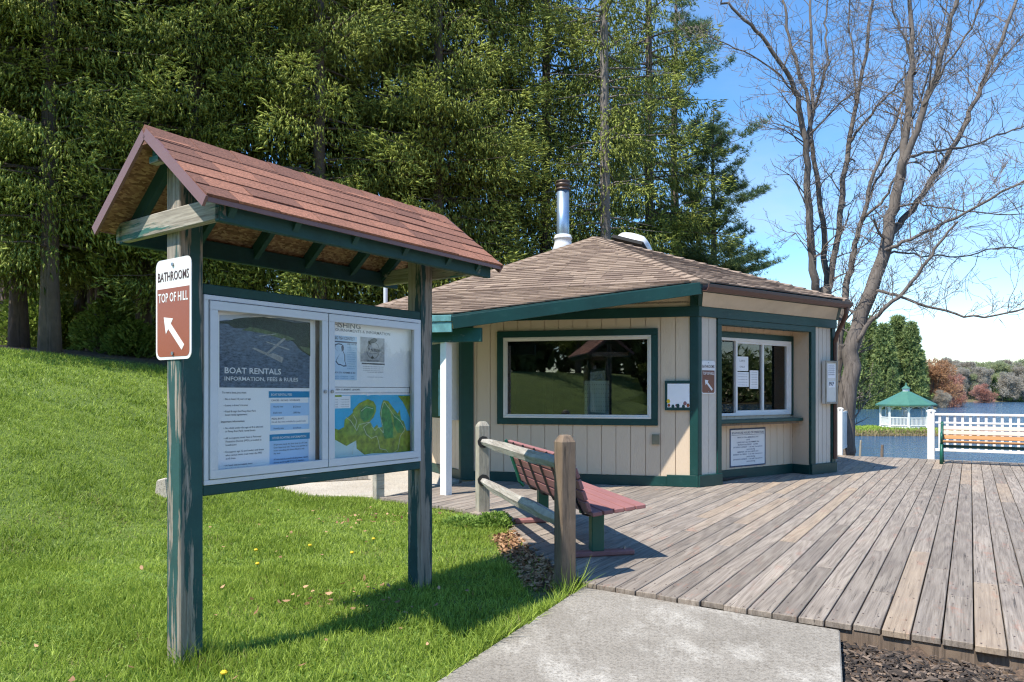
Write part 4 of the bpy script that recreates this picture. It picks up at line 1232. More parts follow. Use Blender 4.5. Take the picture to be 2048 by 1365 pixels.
for pp_ in ([(380, 395), (400, 390), (612, 478), (600, 500)], [(485, 432), (500, 440), (632, 325), (615, 318)], [(485, 350), (490, 344), (660, 402), (655, 410)], [(430, 302), (432, 308), (560, 292), (560, 286)]):
    f.poly('photo_dock', [Z3(*p) for p in pp_], m_dock, 0.0032)
f.poly('photo_dock', [Z3(500, 440), Z3(540, 430), Z3(615, 465), Z3(600, 503), Z3(560, 480)], m_dock, 0.0033)
f.text('BOAT RENTALS', *Z3(175, 578), *Z3(592, 534), MAT['signwhite'], 0.0042, 0.012, 'title_text')
f.text('INFORMATION, FEES & RULES', *Z3(175, 632), *Z3(718, 602), MAT['signwhite'], 0.0042, 0.008, 'subtitle_text')
f.rect('fees_panel', *Z3(518, 758), *Z3(806, 1003), MAT['ltblue'], 0.0016)
f.rect('fees_heading', *Z3(506, 712), *Z3(806, 760), MAT['tealblue'], 0.0022)
f.rect('white_band', *Z3(516, 760), *Z3(798, 800), MAT['paper'], 0.0027)
f.rect('white_band', *Z3(520, 898), *Z3(798, 962), MAT['paper'], 0.0027)
f.rect('information_panel', *Z3(512, 1075), *Z3(800, 1262), MAT['ltblue'], 0.0016)
f.rect('information_heading', *Z3(512, 1032), *Z3(808, 1080), MAT['tealblue'], 0.0022)
def pt3(tx, x0, yb, x1, h, mt, bold=0.004): f.text(tx, *Z3(x0, yb), *Z3(x1, yb - h), mt, 0.0034, bold, 'body_text')
pt3('BOAT RENTAL FEES', 522, 745, 675, 17, MAT['signwhite'], .01)
pt3('CANOES • KAYAKS • ROWBOATS', 523, 786, 735, 13, MAT['ink'], .01)
pt3('Hourly rate', 538, 832, 610, 13, MAT['inkblue']); pt3('$12/hour', 683, 832, 742, 13, MAT['inkblue'])
pt3('Daily rate', 538, 877, 600, 13, MAT['inkblue']); pt3('$42/day', 687, 875, 738, 13, MAT['inkblue'])
pt3('PEDAL BOATS', 526, 922, 618, 13, MAT['ink'], .01); pt3('No all day rate available for pedal boats', 526, 945, 778, 12, MAT['inkblue'])
pt3('Hourly rate', 540, 993, 614, 13, MAT['inkblue']); pt3('$16/hour', 686, 988, 745, 13, MAT['inkblue'])
pt3('OTHER BOATING INFORMATION', 528, 1066, 780, 17, MAT['signwhite'], .01)
for k, tx in enumerate(['All persons inside the boat must be of Coast', 'Guard approved size. There is no gasoline or', 'motor use along the shore. Electric only', 'dry land.', '', 'All information posted including times, regular', 'closure, and bring MUST have 2 chambers.']):
    if tx: pt3(tx, 540, 1112 + k * 22, 540 + min(255, 5.7 * len(tx)), 12, MAT['inkblue'])
for tx, x0, yb, x1, bd in [('To rent a boat, you must:', 160, 728, 340, .012), ('• Be at least 18 years of age', 172, 776, 372, .003), ("• Leave a driver's license", 172, 823, 350, .003), ('• Read & sign the Piney Run Park', 172, 868, 410, .003), ('boat rental agreement', 184, 893, 346, .003), ('Important information:', 152, 944, 328, .012), ('• No child under the age of 4 is allowed', 170, 992, 462, .003), ('in Piney Run Park rental boats', 184, 1016, 405, .003), ('• All occupants must have a Personal', 172, 1066, 448, .003), ('Floatation Device (PFD), provided at', 186, 1091, 450, .003), ('boathouse', 186, 1116, 266, .003), ('• Occupants age 12 and under and those', 172, 1168, 468, .003), ('who cannot swim must wear the PFD', 186, 1192, 455, .003), ('at all times.', 188, 1216, 262, .003), ('• At least one occupant must', 172, 1268, 384, .003), ('be at least 16 years of age', 186, 1290, 375, .003)]:
    tx = tx.replace('Piney Run', 'Piney Run')
    pt3(tx, x0, yb, x1, 14, MAT['ink'], bd)

Z4 = lambda x, y: (640 + 0.2418 * x, 610 + 0.2418 * y)
fp, f = poster('fishing_poster', 'white fishing tournaments poster filling the kiosk right door', 'poster', 745, 780)
f.rect('sheet', *Z4(92, 100), *Z4(778, 1330), MAT['paper'], 0.001, 0.001)
f.text('FISHING', *Z4(110, 182), *Z4(330, 138), MAT['inkgrey'], 0.0022, 0.014, 'title_text')
f.text('TOURNAMENTS & INFORMATION', *Z4(103, 214), *Z4(578, 190), MAT['inkgrey'], 0.0022, 0.008, 'subtitle_text')
for a in ((105, 678, 742, 683), (105, 727, 742, 732), (738, 678, 743, 732)):
    f.rect('rule_line', *Z4(a[0], a[1]), *Z4(a[2], a[3]), MAT['inkgrey'], 0.0020)
f.text('BIG FISH CURRENT LEADER:', *Z4(92, 708), *Z4(330, 694), MAT['ink'], 0.0022, 0.01, 'body_text')
bf, f = poster('contest_flyer', 'pale blue big fish contest flyer at the top left of the fishing poster', 'flyer', 690, 715)
f.rect('sheet', *Z4(96, 250), *Z4(303, 622), MAT['paperblue'], 0.0034, 0.001)
f.text('BIG FISH CONTEST', *Z4(114, 284), *Z4(284, 258), MAT['inkblue'], 0.0042, 0.014, 'title_text')
f.rect('ink_band', *Z4(104, 296), *Z4(303, 308), MAT['inkblue'], 0.0040)
f.text('APRIL - NOV 2021', *Z4(222, 331), *Z4(300, 320), MAT['inkblue'], 0.0042, 0.012, 'body_text')
fish_outline = [(150, 500), (125, 470), (140, 440), (165, 400), (140, 380), (112, 350), (120, 325), (150, 318), (178, 325), (195, 350), (190, 385), (205, 420), (205, 470), (218, 510), (190, 512), (170, 500)]
f.poly('fish_outline', [Z4(*p) for p in fish_outline], MAT['inkblue'], 0.0040)
f.poly('fish_body', [Z4(165 + (x - 165) * .84, 415 + (y - 415) * .9) for x, y in fish_outline], MAT['paperblue'], 0.0044)
f.poly('fish_gill', [Z4(172, 345), Z4(190, 332), Z4(194, 372), Z4(176, 390)], MAT['inkblue'], 0.0048)
for k in range(10): f.text('catch length and weight info', *Z4(222, 358 + k * 19), *Z4(296 - (k * 7) % 13, 350 + k * 19), MAT['tealblue'], 0.0042, 0.0, 'body_text')
f.text('MARCH 15TH - NOVEMBER 30, 2021', *Z4(104, 566), *Z4(288, 552), MAT['inkblue'], 0.0042, 0.012, 'body_text')
for k in range(2): f.text('register at boathouse  •  prizes', *Z4(112, 594 + k * 16), *Z4(280, 584 + k * 16), MAT['tealblue'], 0.0042, 0.0, 'body_text')
ff, f = poster('fun_fish_flyer', 'grey fun fish flyer with a leaping fish emblem on the fishing poster', 'flyer', 745, 715)
f.rect('sheet', *Z4(330, 262), *Z4(530, 628), MAT['paper'], 0.0034, 0.001)
f.rect('grey_print', *Z4(332, 264), *Z4(530, 470), MAT['papergrey'], 0.0040)
ring = [(436 + 54 * math.cos(2 * math.pi * k / 24), 378 + 70 * math.sin(2 * math.pi * k / 24)) for k in range(24)]
f.poly('emblem_ring', [Z4(*p) for p in ring], MAT['inkgrey'], 0.0043)
f.poly('emblem_face', [Z4(436 + (x - 436) * .9, 378 + (y - 378) * .93) for x, y in ring], MAT['papergrey'], 0.0046)
f.poly('leaping_fish', [Z4(*p) for p in [(392, 318), (396, 296), (408, 300), (420, 284), (445, 276), (474, 290), (462, 306), (440, 318), (418, 322), (424, 336), (408, 326)]], MAT['ink'], 0.0049)
f.text('FUN FISH', *Z4(394, 386), *Z4(482, 360), MAT['ink'], 0.0050, 0.016, 'title_text')
f.text('tournament', *Z4(404, 406), *Z4(470, 394), MAT['inkgrey'], 0.0050, 0.0, 'body_text')
f.poly('emblem_star', [Z4(*p) for p in [(430, 420), (436, 428), (442, 436), (436, 444), (430, 452), (424, 444), (418, 436), (424, 428)]], MAT['ink'], 0.0050)
f.rect('ink_band', *Z4(342, 478), *Z4(532, 492), MAT['inkgrey'], 0.0043)
f.text('JUNE MAY OCTOBER', *Z4(384, 466), *Z4(490, 456), MAT['ink'], 0.0050, 0.006, 'body_text')
for k in range(3): f.text('four fishing dates, open to everyone, meet at dock', *Z4(352, 512 + k * 17), *Z4(522, 504 + k * 17), MAT['inkgrey'], 0.0042, 0.0, 'body_text')
for k in range(2): f.text('county parks and recreation', *Z4(384, 560 + k * 40), *Z4(520, 552 + k * 40), MAT['inkgrey'], 0.0042, 0.0, 'body_text')
tm, f = poster('trail_map', 'green and blue lake trail map at the bottom of the kiosk right door', 'map', 745, 855)
wt = paint('map_water', (0.045, 0.42, 0.66), 0.6, 0.12, 6); gr = paint('map_woods', (0.21, 0.30, 0.02), 0.6, 0.5, 22); g2 = paint('map_dark_woods', (0.05, 0.23, 0.03), 0.6, 0.5, 24)
f.rect('sheet', *Z4(114, 748), *Z4(742, 1298), wt, 0.0034, 0.001)
f.poly('map_shore', [Z4(114, 1112), Z4(215, 1168), Z4(296, 1122), Z4(300, 1190), Z4(365, 1240), Z4(440, 1226), Z4(742, 1218), Z4(742, 1250), Z4(114, 1298)], paint('map_pale_land', (0.50, 0.68, 0.66), 0.6, 0.05), 0.0039)
f.poly('map_land', [Z4(*p) for p in [(114, 1020), (150, 1035), (196, 1010), (200, 950), (240, 920), (270, 890), (268, 870), (320, 815), (390, 780), (440, 800), (458, 835), (460, 880), (440, 930), (410, 965), (440, 1020), (470, 990), (480, 1020), (510, 1010), (492, 900), (505, 830), (520, 790), (560, 795), (600, 850), (640, 900), (655, 870), (668, 950), (690, 965), (712, 1040), (742, 1040), (742, 1218), (540, 1225), (430, 1228), (365, 1240), (300, 1190), (296, 1122), (215, 1168), (114, 1112)]], gr, 0.0044)
f.poly('map_dark_wood', [Z4(*p) for p in [(330, 870), (380, 830), (440, 850), (445, 890), (410, 950), (360, 970), (330, 930)]], g2, 0.0049)
f.poly('map_dark_wood', [Z4(*p) for p in [(500, 900), (520, 810), (560, 820), (580, 900), (600, 1000), (600, 1100), (530, 1110), (512, 1030)]], g2, 0.0049)
f.poly('map_dark_wood', [Z4(*p) for p in [(600, 900), (650, 920), (690, 1000), (690, 1060), (640, 1060), (610, 1000)]], g2, 0.0049)
f.poly('map_far_land', [Z4(*p) for p in [(640, 752), (742, 752), (742, 940), (715, 870), (680, 800)]], gr, 0.0044)
def trail(pts, w=5):
    m = MB()
    q = [f.xz(*Z4(*p)) for p in pts]
    for (x0, z0), (x1, z1) in zip(q[:-1], q[1:]):
        d = Vector((x1 - x0, z1 - z0)); 
        if d.length < 1e-6: continue
        d.normalize(); n = Vector((-d.y, d.x)) * (w * 0.0004)
        b0 = len(m.v)
        m.add([(x0 + n.x, -0.0053, z0 + n.y), (x0 - n.x, -0.0053, z0 - n.y), (x1 - n.x, -0.0053, z1 - n.y), (x1 + n.x, -0.0053, z1 + n.y)], [(0, 1, 2, 3)])
    m.build('trail_line', paint('map_trail', (0.55, 0.58, 0.40), 0.6, 0.1), tm)
trail([(210, 930), (250, 960), (300, 1040), (320, 990), (410, 970), (355, 1010), (380, 1070), (420, 1105), (465, 1085), (480, 1130), (490, 1190), (540, 1200), (560, 1222)])
trail([(420, 1000), (450, 1040), (480, 1010), (520, 1060), (515, 1000), (500, 940), (505, 870), (525, 800), (570, 860), (610, 920), (660, 960), (700, 1030), (660, 1085), (640, 1200), (600, 1225)])
trail([(335, 880), (380, 845), (435, 860)]); trail([(270, 910), (300, 960), (285, 1020)]); trail([(265, 1240), (270, 1180), (296, 1122)], 3)
f.rect('map_legend', *Z4(114, 752), *Z4(248, 858), MAT['paper'], 0.0049)
f.rect('legend_heading', *Z4(114, 748), *Z4(175, 762), gr, 0.0053)
for k in range(4): f.text('trail      • boat launch', *Z4(122, 788 + k * 20), *Z4(235, 780 + k * 20), MAT['inkgrey'], 0.0054, 0.0, 'body_text')

# bathrooms sign on the kiosk's near post
ksg = thing('bathroom_sign', 'large brown and white bathrooms arrow sign screwed to the near kiosk post', 'sign')
PKE = Plane(KL - ka * (pw_ + 0.004), -kn, -ka)
a_c, z_c = PKE.sz(347, 620)
rzE = math.atan2(-ka.x, ka.y)
dxE = Vector((math.cos(rzE), math.sin(rzE), 0))
PKE = Plane(KL - ka * (pw_ + 0.006), dxE, -ka)
a_0, _ = PKE.sz(312, 620); a_1, _ = PKE.sz(382.5, 620); _, z_0 = PKE.sz(312, 721); _, z_1 = PKE.sz(312, 524)
ksg.location = PKE.p((a_0 + a_1) / 2, (z_0 + z_1) / 2); ksg.rotation_euler = (0, 0, rzE)
bathroom_sign(ksg, a_1 - a_0, z_1 - z_0, MAT['signbrown'], MAT['signink'])

# ------------------------------------------------------------------ split rail fence
fn0 = gp(1130, 1178, -0.05); fn1 = gp(965, 1030, -0.05)
fe = thing('rail_fence', 'two rail weathered wooden fence section at the edge of the deck', 'fence', (fn0.x, fn0.y, 0), math.atan2(fn1.y - fn0.y, fn1.x - fn0.x))
FL = (fn1 - fn0).length
def fence_post(x, w, d, top, mat, face_rot):
    m = MB()
    c, s_ = math.cos(face_rot), math.sin(face_rot)
    def ring(z, k):
        return [(x + (a * c - b_ * s_), (a * s_ + b_ * c), z) for a, b_ in ((-w * k, -d * k), (w * k, -d * k), (w * k, d * k), (-w * k, d * k))]
    v = ring(-0.3, .5) + ring(top - 0.055, .5) + ring(top, .28)
    m.add(v, [(3, 2, 1, 0), (8, 9, 10, 11)] + [(i + 4 * k, (i + 1) % 4 + 4 * k, (i + 1) % 4 + 4 * (k + 1), i + 4 * (k + 1)) for k in range(2) for i in range(4)])
    return m.build('post', MAT[mat], fe, bevel=0.010)
fence_post(0.0, 0.125, 0.135, 1.165, 'postbrown', R(12))
fp2 = fence_post(FL, 0.12, 0.155, 1.13, 'postgrey', R(10))
for z in (0.865, 0.385):
    m = MB(); m.tube([(FL - 0.075, 0.0, z + .01), (FL - 0.055, 0.0, z + .01)], 0.075, 10); m.build('mortise', MAT['dark'], fp2)
for z0, z1, sag in ((0.925, 0.875, 0.0), (0.47, 0.385, -0.02)):
    m = MB(); N = 9
    ring = []
    for i in range(N):
        t = i / (N - 1); xx = 0.05 + (FL - 0.08) * t
        hgt_ = 0.062 * (0.55 + 0.45 * min(1, 6 * t, 6 * (1 - t))); wd = 0.05 * (0.8 + 0.2 * min(1, 6 * t, 6 * (1 - t)))
        zz = z0 + (z1 - z0) * t + sag * math.sin(math.pi * t) + random.uniform(-.006, .006)
        for (a, b_) in ((-1, -.55), (-.35, -1), (.6, -.9), (1, .1), (.45, 1), (-.6, .85)):
            ring.append((xx, a * wd * random.uniform(.92, 1.06), zz + b_ * hgt_ * random.uniform(.93, 1.05)))
    fs = [(i * 6 + k, i * 6 + (k + 1) % 6, (i + 1) * 6 + (k + 1) % 6, (i + 1) * 6 + k) for i in range(N - 1) for k in range(6)] + [tuple(reversed(range(6))), tuple((N - 1) * 6 + k for k in range(6))]
    m.add(ring, fs); m.build('rail', MAT['railwood'], fe)

# ------------------------------------------------------------------ red bench
bn0 = gp(1193, 1112, 0.0)
brz = math.atan2(0.97, -0.235)
rb = thing('slatted_bench', 'dull red slatted bench with green legs behind the rail fence', 'bench', (bn0.x, bn0.y, 0), brz)
# local x runs along the bench away from the camera, local -y is the sitter's front (towards the lake side)
BL0, BL1 = -0.30, 2.05
def slat(y0, z0, ny, nz, th=0.038, w=0.085, mat='benchred', root=rb, x0=BL0, x1=BL1, nm='slat'):
    m = MB(); n = Vector((0, ny, nz)).normalized(); t = Vector((0, n.z, -n.y))
    c = Vector((0, y0, z0))
    v = [c + t * (a * w / 2) + n * (b_ * th / 2) for a, b_ in ((-1, -1), (1, -1), (1, 1), (-1, 1))]
    A = [Vector((x0, p.y, p.z)) for p in v]; B = [Vector((x1, p.y, p.z)) for p in v]
    m.add(A + B, [(3, 2, 1, 0), (4, 5, 6, 7)] + [(i, (i + 1) % 4, 4 + (i + 1) % 4, 4 + i) for i in range(4)])
    return m.build(nm, MAT[mat], root, bevel=0.006)
for k in range(5): slat(0.10 - 0.102 * k, 0.435 + 0.012 * k, 0.12, 1.0, w=0.094)      # seat rises a little to the front
for k in range(5): slat(0.185 + 0.035 * k, 0.50 + 0.098 * k, -1.0, 0.36, w=0.092, nm='back_slat')
for x in (0.0, 1.78):
    m = MB(); m.box(x - 0.045, x + 0.045, -0.06, 0.06, 0.05, 0.42); m.build('leg', MAT['benchgreen'], rb, bevel=0.006)
    m = MB(); m.box(x - 0.05, x + 0.05, -0.36, 0.34, 0.0, 0.05); m.build('foot', MAT['benchred'], rb, bevel=0.012)
    m = MB(); m.beam((x, 0.16, 0.412), (x, -0.36, 0.462), 0.05, 0.03); m.build('seat_arm', MAT['benchgreen'], rb)
    m = MB(); m.tube([(x - .006, -0.27, 0.05), (x - .006, -0.27, 0.075)], 0.012, 6); m.build('bolt', MAT['steel'], rb)
for x in (-0.12, 0.33, 0.78, 1.23, 1.66):
    m = MB(); m.tube([(x, -0.20, 0.425), (x, 0.12, 0.395), (x, 0.17, 0.41), (x, 0.222, 0.50), (x, 0.385, 0.935)], 0.011, 6); m.build('strap', MAT['dark'], rb)
m = MB(); m.tube([(BL1 - .01, 0.16, 0.39), (BL1 - .01, 0.21, 0.44), (BL1 - .01, 0.26, 0.6), (BL1 - .01, 0.38, 0.94)], 0.02, 6); m.build('end_bar', MAT['benchgreen'], rb)

# ------------------------------------------------------------------ lakeside railing, bench, panel
rp = gp(1862, 918)
qz = math.atan2(QD.y, QD.x)
rl = thing('deck_railing', 'white baluster railing along the lake edge of the deck', 'railing', (rp.x, rp.y, 0), qz)
def post(x, top, root, mat, w=0.14, cap=True):
    m = MB(); m.box(x - w / 2, x + w / 2, -w / 2, w / 2, -0.3, top)
    if cap: m.lathe([(w * .72, top), (w * .72, top + .02), (w * .5, top + .045), (0.01, top + .055)], 4, (x, 0, 0))
    return m.build('post', mat, root, bevel=0.004)
RLN = 3.4
post(0, 1.06, rl, MAT['white']); post(RLN, 1.06, rl, MAT['white'])
for z0, z1, w in ((0.98, 1.03, .09), (0.80, 0.84, .05), (0.18, 0.24, .05)):
    m = MB(); m.box(0.071, RLN - 0.071, -w / 2, w / 2, z0, z1); m.build('rail', MAT['white'], rl, bevel=0.004)
x = 0.17
while x < RLN - 0.1:
    m = MB(); m.box(x - .025, x + .025, -.0195, .0195, 0.241, 0.979); m.build('baluster', MAT['white'], rl); x += 0.145
lb0 = gp(1884, 925)
lb = thing('lakeside_bench', 'orange wood slat bench with green cast legs in front of the white railing', 'bench', (lb0.x, lb0.y, 0), qz)
def lslat(y0, z0, ny, nz, w, mat, nm): return slat(y0, z0, ny, nz, 0.03, w, mat, lb, -0.02, 1.9, nm)
for k in range(4): lslat(-0.05 - 0.10 * k, 0.44 + 0.012 * k, 0.1, 1, 0.085, 'slatorange', 'slat')
for k, mt in enumerate(('slatorange', 'slatpale', 'slatpale')): lslat(0.05 + 0.022 * k, 0.54 + 0.098 * k, -1, 0.25, 0.085, mt, 'back_slat')
for x in (0.0, 1.88):
    m = MB()
    m.tube([(x, -0.42, 0.0), (x, -0.40, 0.22), (x, -0.36, 0.42), (x, -0.2, 0.41), (x, 0.02, 0.40), (x, 0.10, 0.80), (x, 0.12, 0.86)], [0.035, 0.03, 0.032, 0.03, 0.034, 0.03, 0.03], 8)
    m.tube([(x, 0.02, 0.40), (x, 0.04, 0.2), (x, 0.14, 0.0)], [0.032, 0.03, 0.036], 8)
    m.tube([(x, 0.07, 0.64), (x, -0.15, 0.66), (x, -0.38, 0.63), (x, -0.42, 0.57), (x, -0.38, 0.44)], 0.024, 8)
    m.build('leg', MAT['benchgreen'], lb, smooth=True)
m = MB(); m.beam((0, -0.2, 0.36), (1.88, -0.2, 0.36), 0.05, 0.06); m.build('seat_rail', MAT['kbeam'], lb)
wp0 = gp(1680, 909); wp1 = gp(1703, 897)
wp = thing('vinyl_panel', 'white solid vinyl fence panel at the deck corner by the bare tree', 'fence panel', (wp0.x, wp0.y, 0), math.atan2(wp1.y - wp0.y, wp1.x - wp0.x))
WL = (wp1 - wp0).length
post(0, 1.08, wp, MAT['white'], 0.12); post(WL, 1.06, wp, MAT['white'], 0.12)
m = MB(); m.box(0.061, WL - 0.061, -0.022, 0.022, 0.16, 0.98); m.build('panel', MAT['white'], wp, bevel=0.003)
for z in (0.13, 1.0):
    m = MB(); m.box(0.062, WL - 0.062, -0.03, 0.03, z - 0.035, z + 0.03); m.build('rail', MAT['white'], wp, bevel=0.003)
def stake(name, label, u, v0, v1, Y, w, mat):
    p = at(u, v0, Y); q = at(u, v1, Y)
    m = MB(); b_ = Vector((0, 0, 0)); t_ = q - p; t_.x += 0.02
    m.tube([b_ - Vector((0, 0, 1.2)), b_, t_], [w / 2, w / 2, w * .42], 8)
    o = m.build(name, MAT[mat], loc=p, bevel=0.004); tag(o, label, 'post'); return o
stake('mooring_post', 'pale wooden stub post standing at the far deck edge over the water', 1720, 912, 881, 17.6, 0.055, 'postgrey')
stake('mooring_post', 'dark short post poking up from the water below the gazebo', 1764, 905, 890, 38.0, 0.16, 'postbrown')
stb = gp(757, 994)
sp_ = MB(); sp_.box(-0.065, 0.065, -0.065, 0.065, -0.2, 0.92)
o = sp_.build('stub_post', MAT['railwood'], loc=(stb.x, stb.y, 0), bevel=0.006); o.rotation_euler = (0, 0, R(35))
tag(o, 'pale wooden post by the concrete slab seen below the kiosk case', 'post')
st0 = Vector((-4.45, 9.2, 0))
q = at(328, 912, 9.2); st0 = Vector((q.x, q.y, float(hgt(q.x, q.y))))
m = MB(); vv = [(-.10, -.08, -.1), (.11, -.09, -.1), (.10, .09, -.1), (-.09, .08, -.1), (-.075, -.06, .20), (.06, -.07, .23), (.07, .06, .22), (-.06, .05, .17)]
m.hexa(vv); o = m.build('marker_stone', MAT['stone'], loc=st0, bevel=0.02); tag(o, 'small pale upright stone in the lawn left of the kiosk post', 'stone')

# ------------------------------------------------------------------ gazebo on the peninsula
gc = at(1812, 848, 66.0)
gz0 = float(hgt(gc.x, gc.y))
ga = thing('gazebo', 'white railed gazebo with a green roof and cupola across the water', 'gazebo', (gc.x, gc.y, gz0))
GR, N8 = 2.08, 8
def oct_(r, z, off=22.5): return [(r * math.cos(R(off + 45 * k)), r * math.sin(R(off + 45 * k)), z) for k in range(N8)]
zg = 0.12
ez = H + (HZ - 809) / F * gc.y - gz0; az = H + (HZ - 783) / F * gc.y - gz0
m = MB(); m.slab([Vector(p) for p in oct_(GR + .15, zg)], 0.4); m.build('floor', MAT['white'], ga)
m = MB(); v = oct_(2.52, ez) + oct_(0.32, az); m.add(v + oct_(2.52, ez - .12), [(k, (k + 1) % 8, 8 + (k + 1) % 8, 8 + k) for k in range(8)] + [(16 + k, 16 + (k + 1) % 8, (k + 1) % 8, k) for k in range(8)] + [tuple(reversed(range(16, 24)))])
gr_ = m.build('roof', MAT['gazroof'], ga)
m = MB(); m.lathe([(0.30, az - .05), (0.30, az + .26)], 8); m.build('cupola', MAT['white'], gr_)
m = MB(); m.lathe([(0.42, az + .25), (0.16, az + .45), (0.07, az + .55), (0.08, az + .62), (0.015, az + .80)], 8); m.build('cupola_roof', MAT['gazroof'], gr_)
for k in range(8):
    x, y, _ = oct_(GR, 0)[k]; x2, y2, _ = oct_(GR, 0)[(k + 1) % 8]
    m = MB(); m.box(x - .07, x + .07, y - .07, y + .07, zg, ez); m.build('post', MAT['white'], ga)
    m = MB(); m.beam((x, y, ez - .14), (x2, y2, ez - .14), .06, .16)
    for (px, py, qx, qy) in ((x, y, x2, y2), (x2, y2, x, y)):
        d = Vector((qx - px, qy - py, 0)).normalized(); p = Vector((px, py, 0))
        m.tube([p + Vector((0, 0, ez - .62)), p + d * .16 + Vector((0, 0, ez - .34)), p + d * .48 + Vector((0, 0, ez - .2))], .045, 5)
    m.build('arch', MAT['white'], ga)
    if k == 0: continue
    m = MB()
    for z in (zg + .12, zg + .82): m.beam((x, y, z), (x2, y2, z), .07, .08)
    for q in range(1, 14):
        t = q / 14; m.beam((x + (x2 - x) * t, y + (y2 - y) * t, zg + .15), (x + (x2 - x) * t, y + (y2 - y) * t, zg + .80), .045, .045, (1, 0, 0))
    m.build('railing', MAT['white'], ga)

# ------------------------------------------------------------------ plants: builders
def scatter(name, tv, tf, pos, xd, yd, scale, tone, mat, parent=None, tone_t=None):
    """Copies of a small leaf template (tv, tf) at pos with axes xd, yd, scaled; joined into one mesh."""
    n, k = len(pos), len(tv)
    zd = np.cross(xd, yd)
    S = scale[:, None] if scale.ndim == 1 else scale
    V = (pos[:, None, :] + tv[None, :, 0:1] * (xd * S)[:, None, :] + tv[None, :, 1:2] * (yd * S)[:, None, :] + tv[None, :, 2:3] * (zd * S)[:, None, :])
    Fx = (tf[None] + (np.arange(n) * k)[:, None, None]).reshape(-1, tf.shape[1])
    tn = np.repeat(tone, k)
    if tone_t is not None: tn = np.clip(tn + np.tile(tone_t, n), 0, 1)
    return np_mesh(name, V.reshape(-1, 3), Fx, tn)

def unit(a):
    return a / np.maximum(np.linalg.norm(a, axis=-1, keepdims=True), 1e-9)
def frame(d, g=rng):
    d = unit(d)
    r = unit(np.cross(d, g.normal(size=d.shape)))
    return d, r

def twig_template(nn=6, seed=1):
    """A plump drooping finger: a slim three-sided core with short needles standing off it."""
    g = np.random.default_rng(seed); v, f, t = [], [], []
    for k in range(3):
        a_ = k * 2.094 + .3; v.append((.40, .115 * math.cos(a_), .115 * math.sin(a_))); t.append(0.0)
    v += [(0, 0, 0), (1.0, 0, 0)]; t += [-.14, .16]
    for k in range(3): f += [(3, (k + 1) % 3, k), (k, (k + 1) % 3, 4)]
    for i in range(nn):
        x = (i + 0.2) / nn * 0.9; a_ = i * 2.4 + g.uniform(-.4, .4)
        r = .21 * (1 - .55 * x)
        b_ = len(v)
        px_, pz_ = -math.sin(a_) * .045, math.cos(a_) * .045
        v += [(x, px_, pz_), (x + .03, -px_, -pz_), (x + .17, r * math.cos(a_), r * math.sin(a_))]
        f.append((b_, b_ + 1, b_ + 2)); t += [-.05, -.05, .12]
    return np.array(v, float), np.array(f), np.array(t)
TW = twig_template()

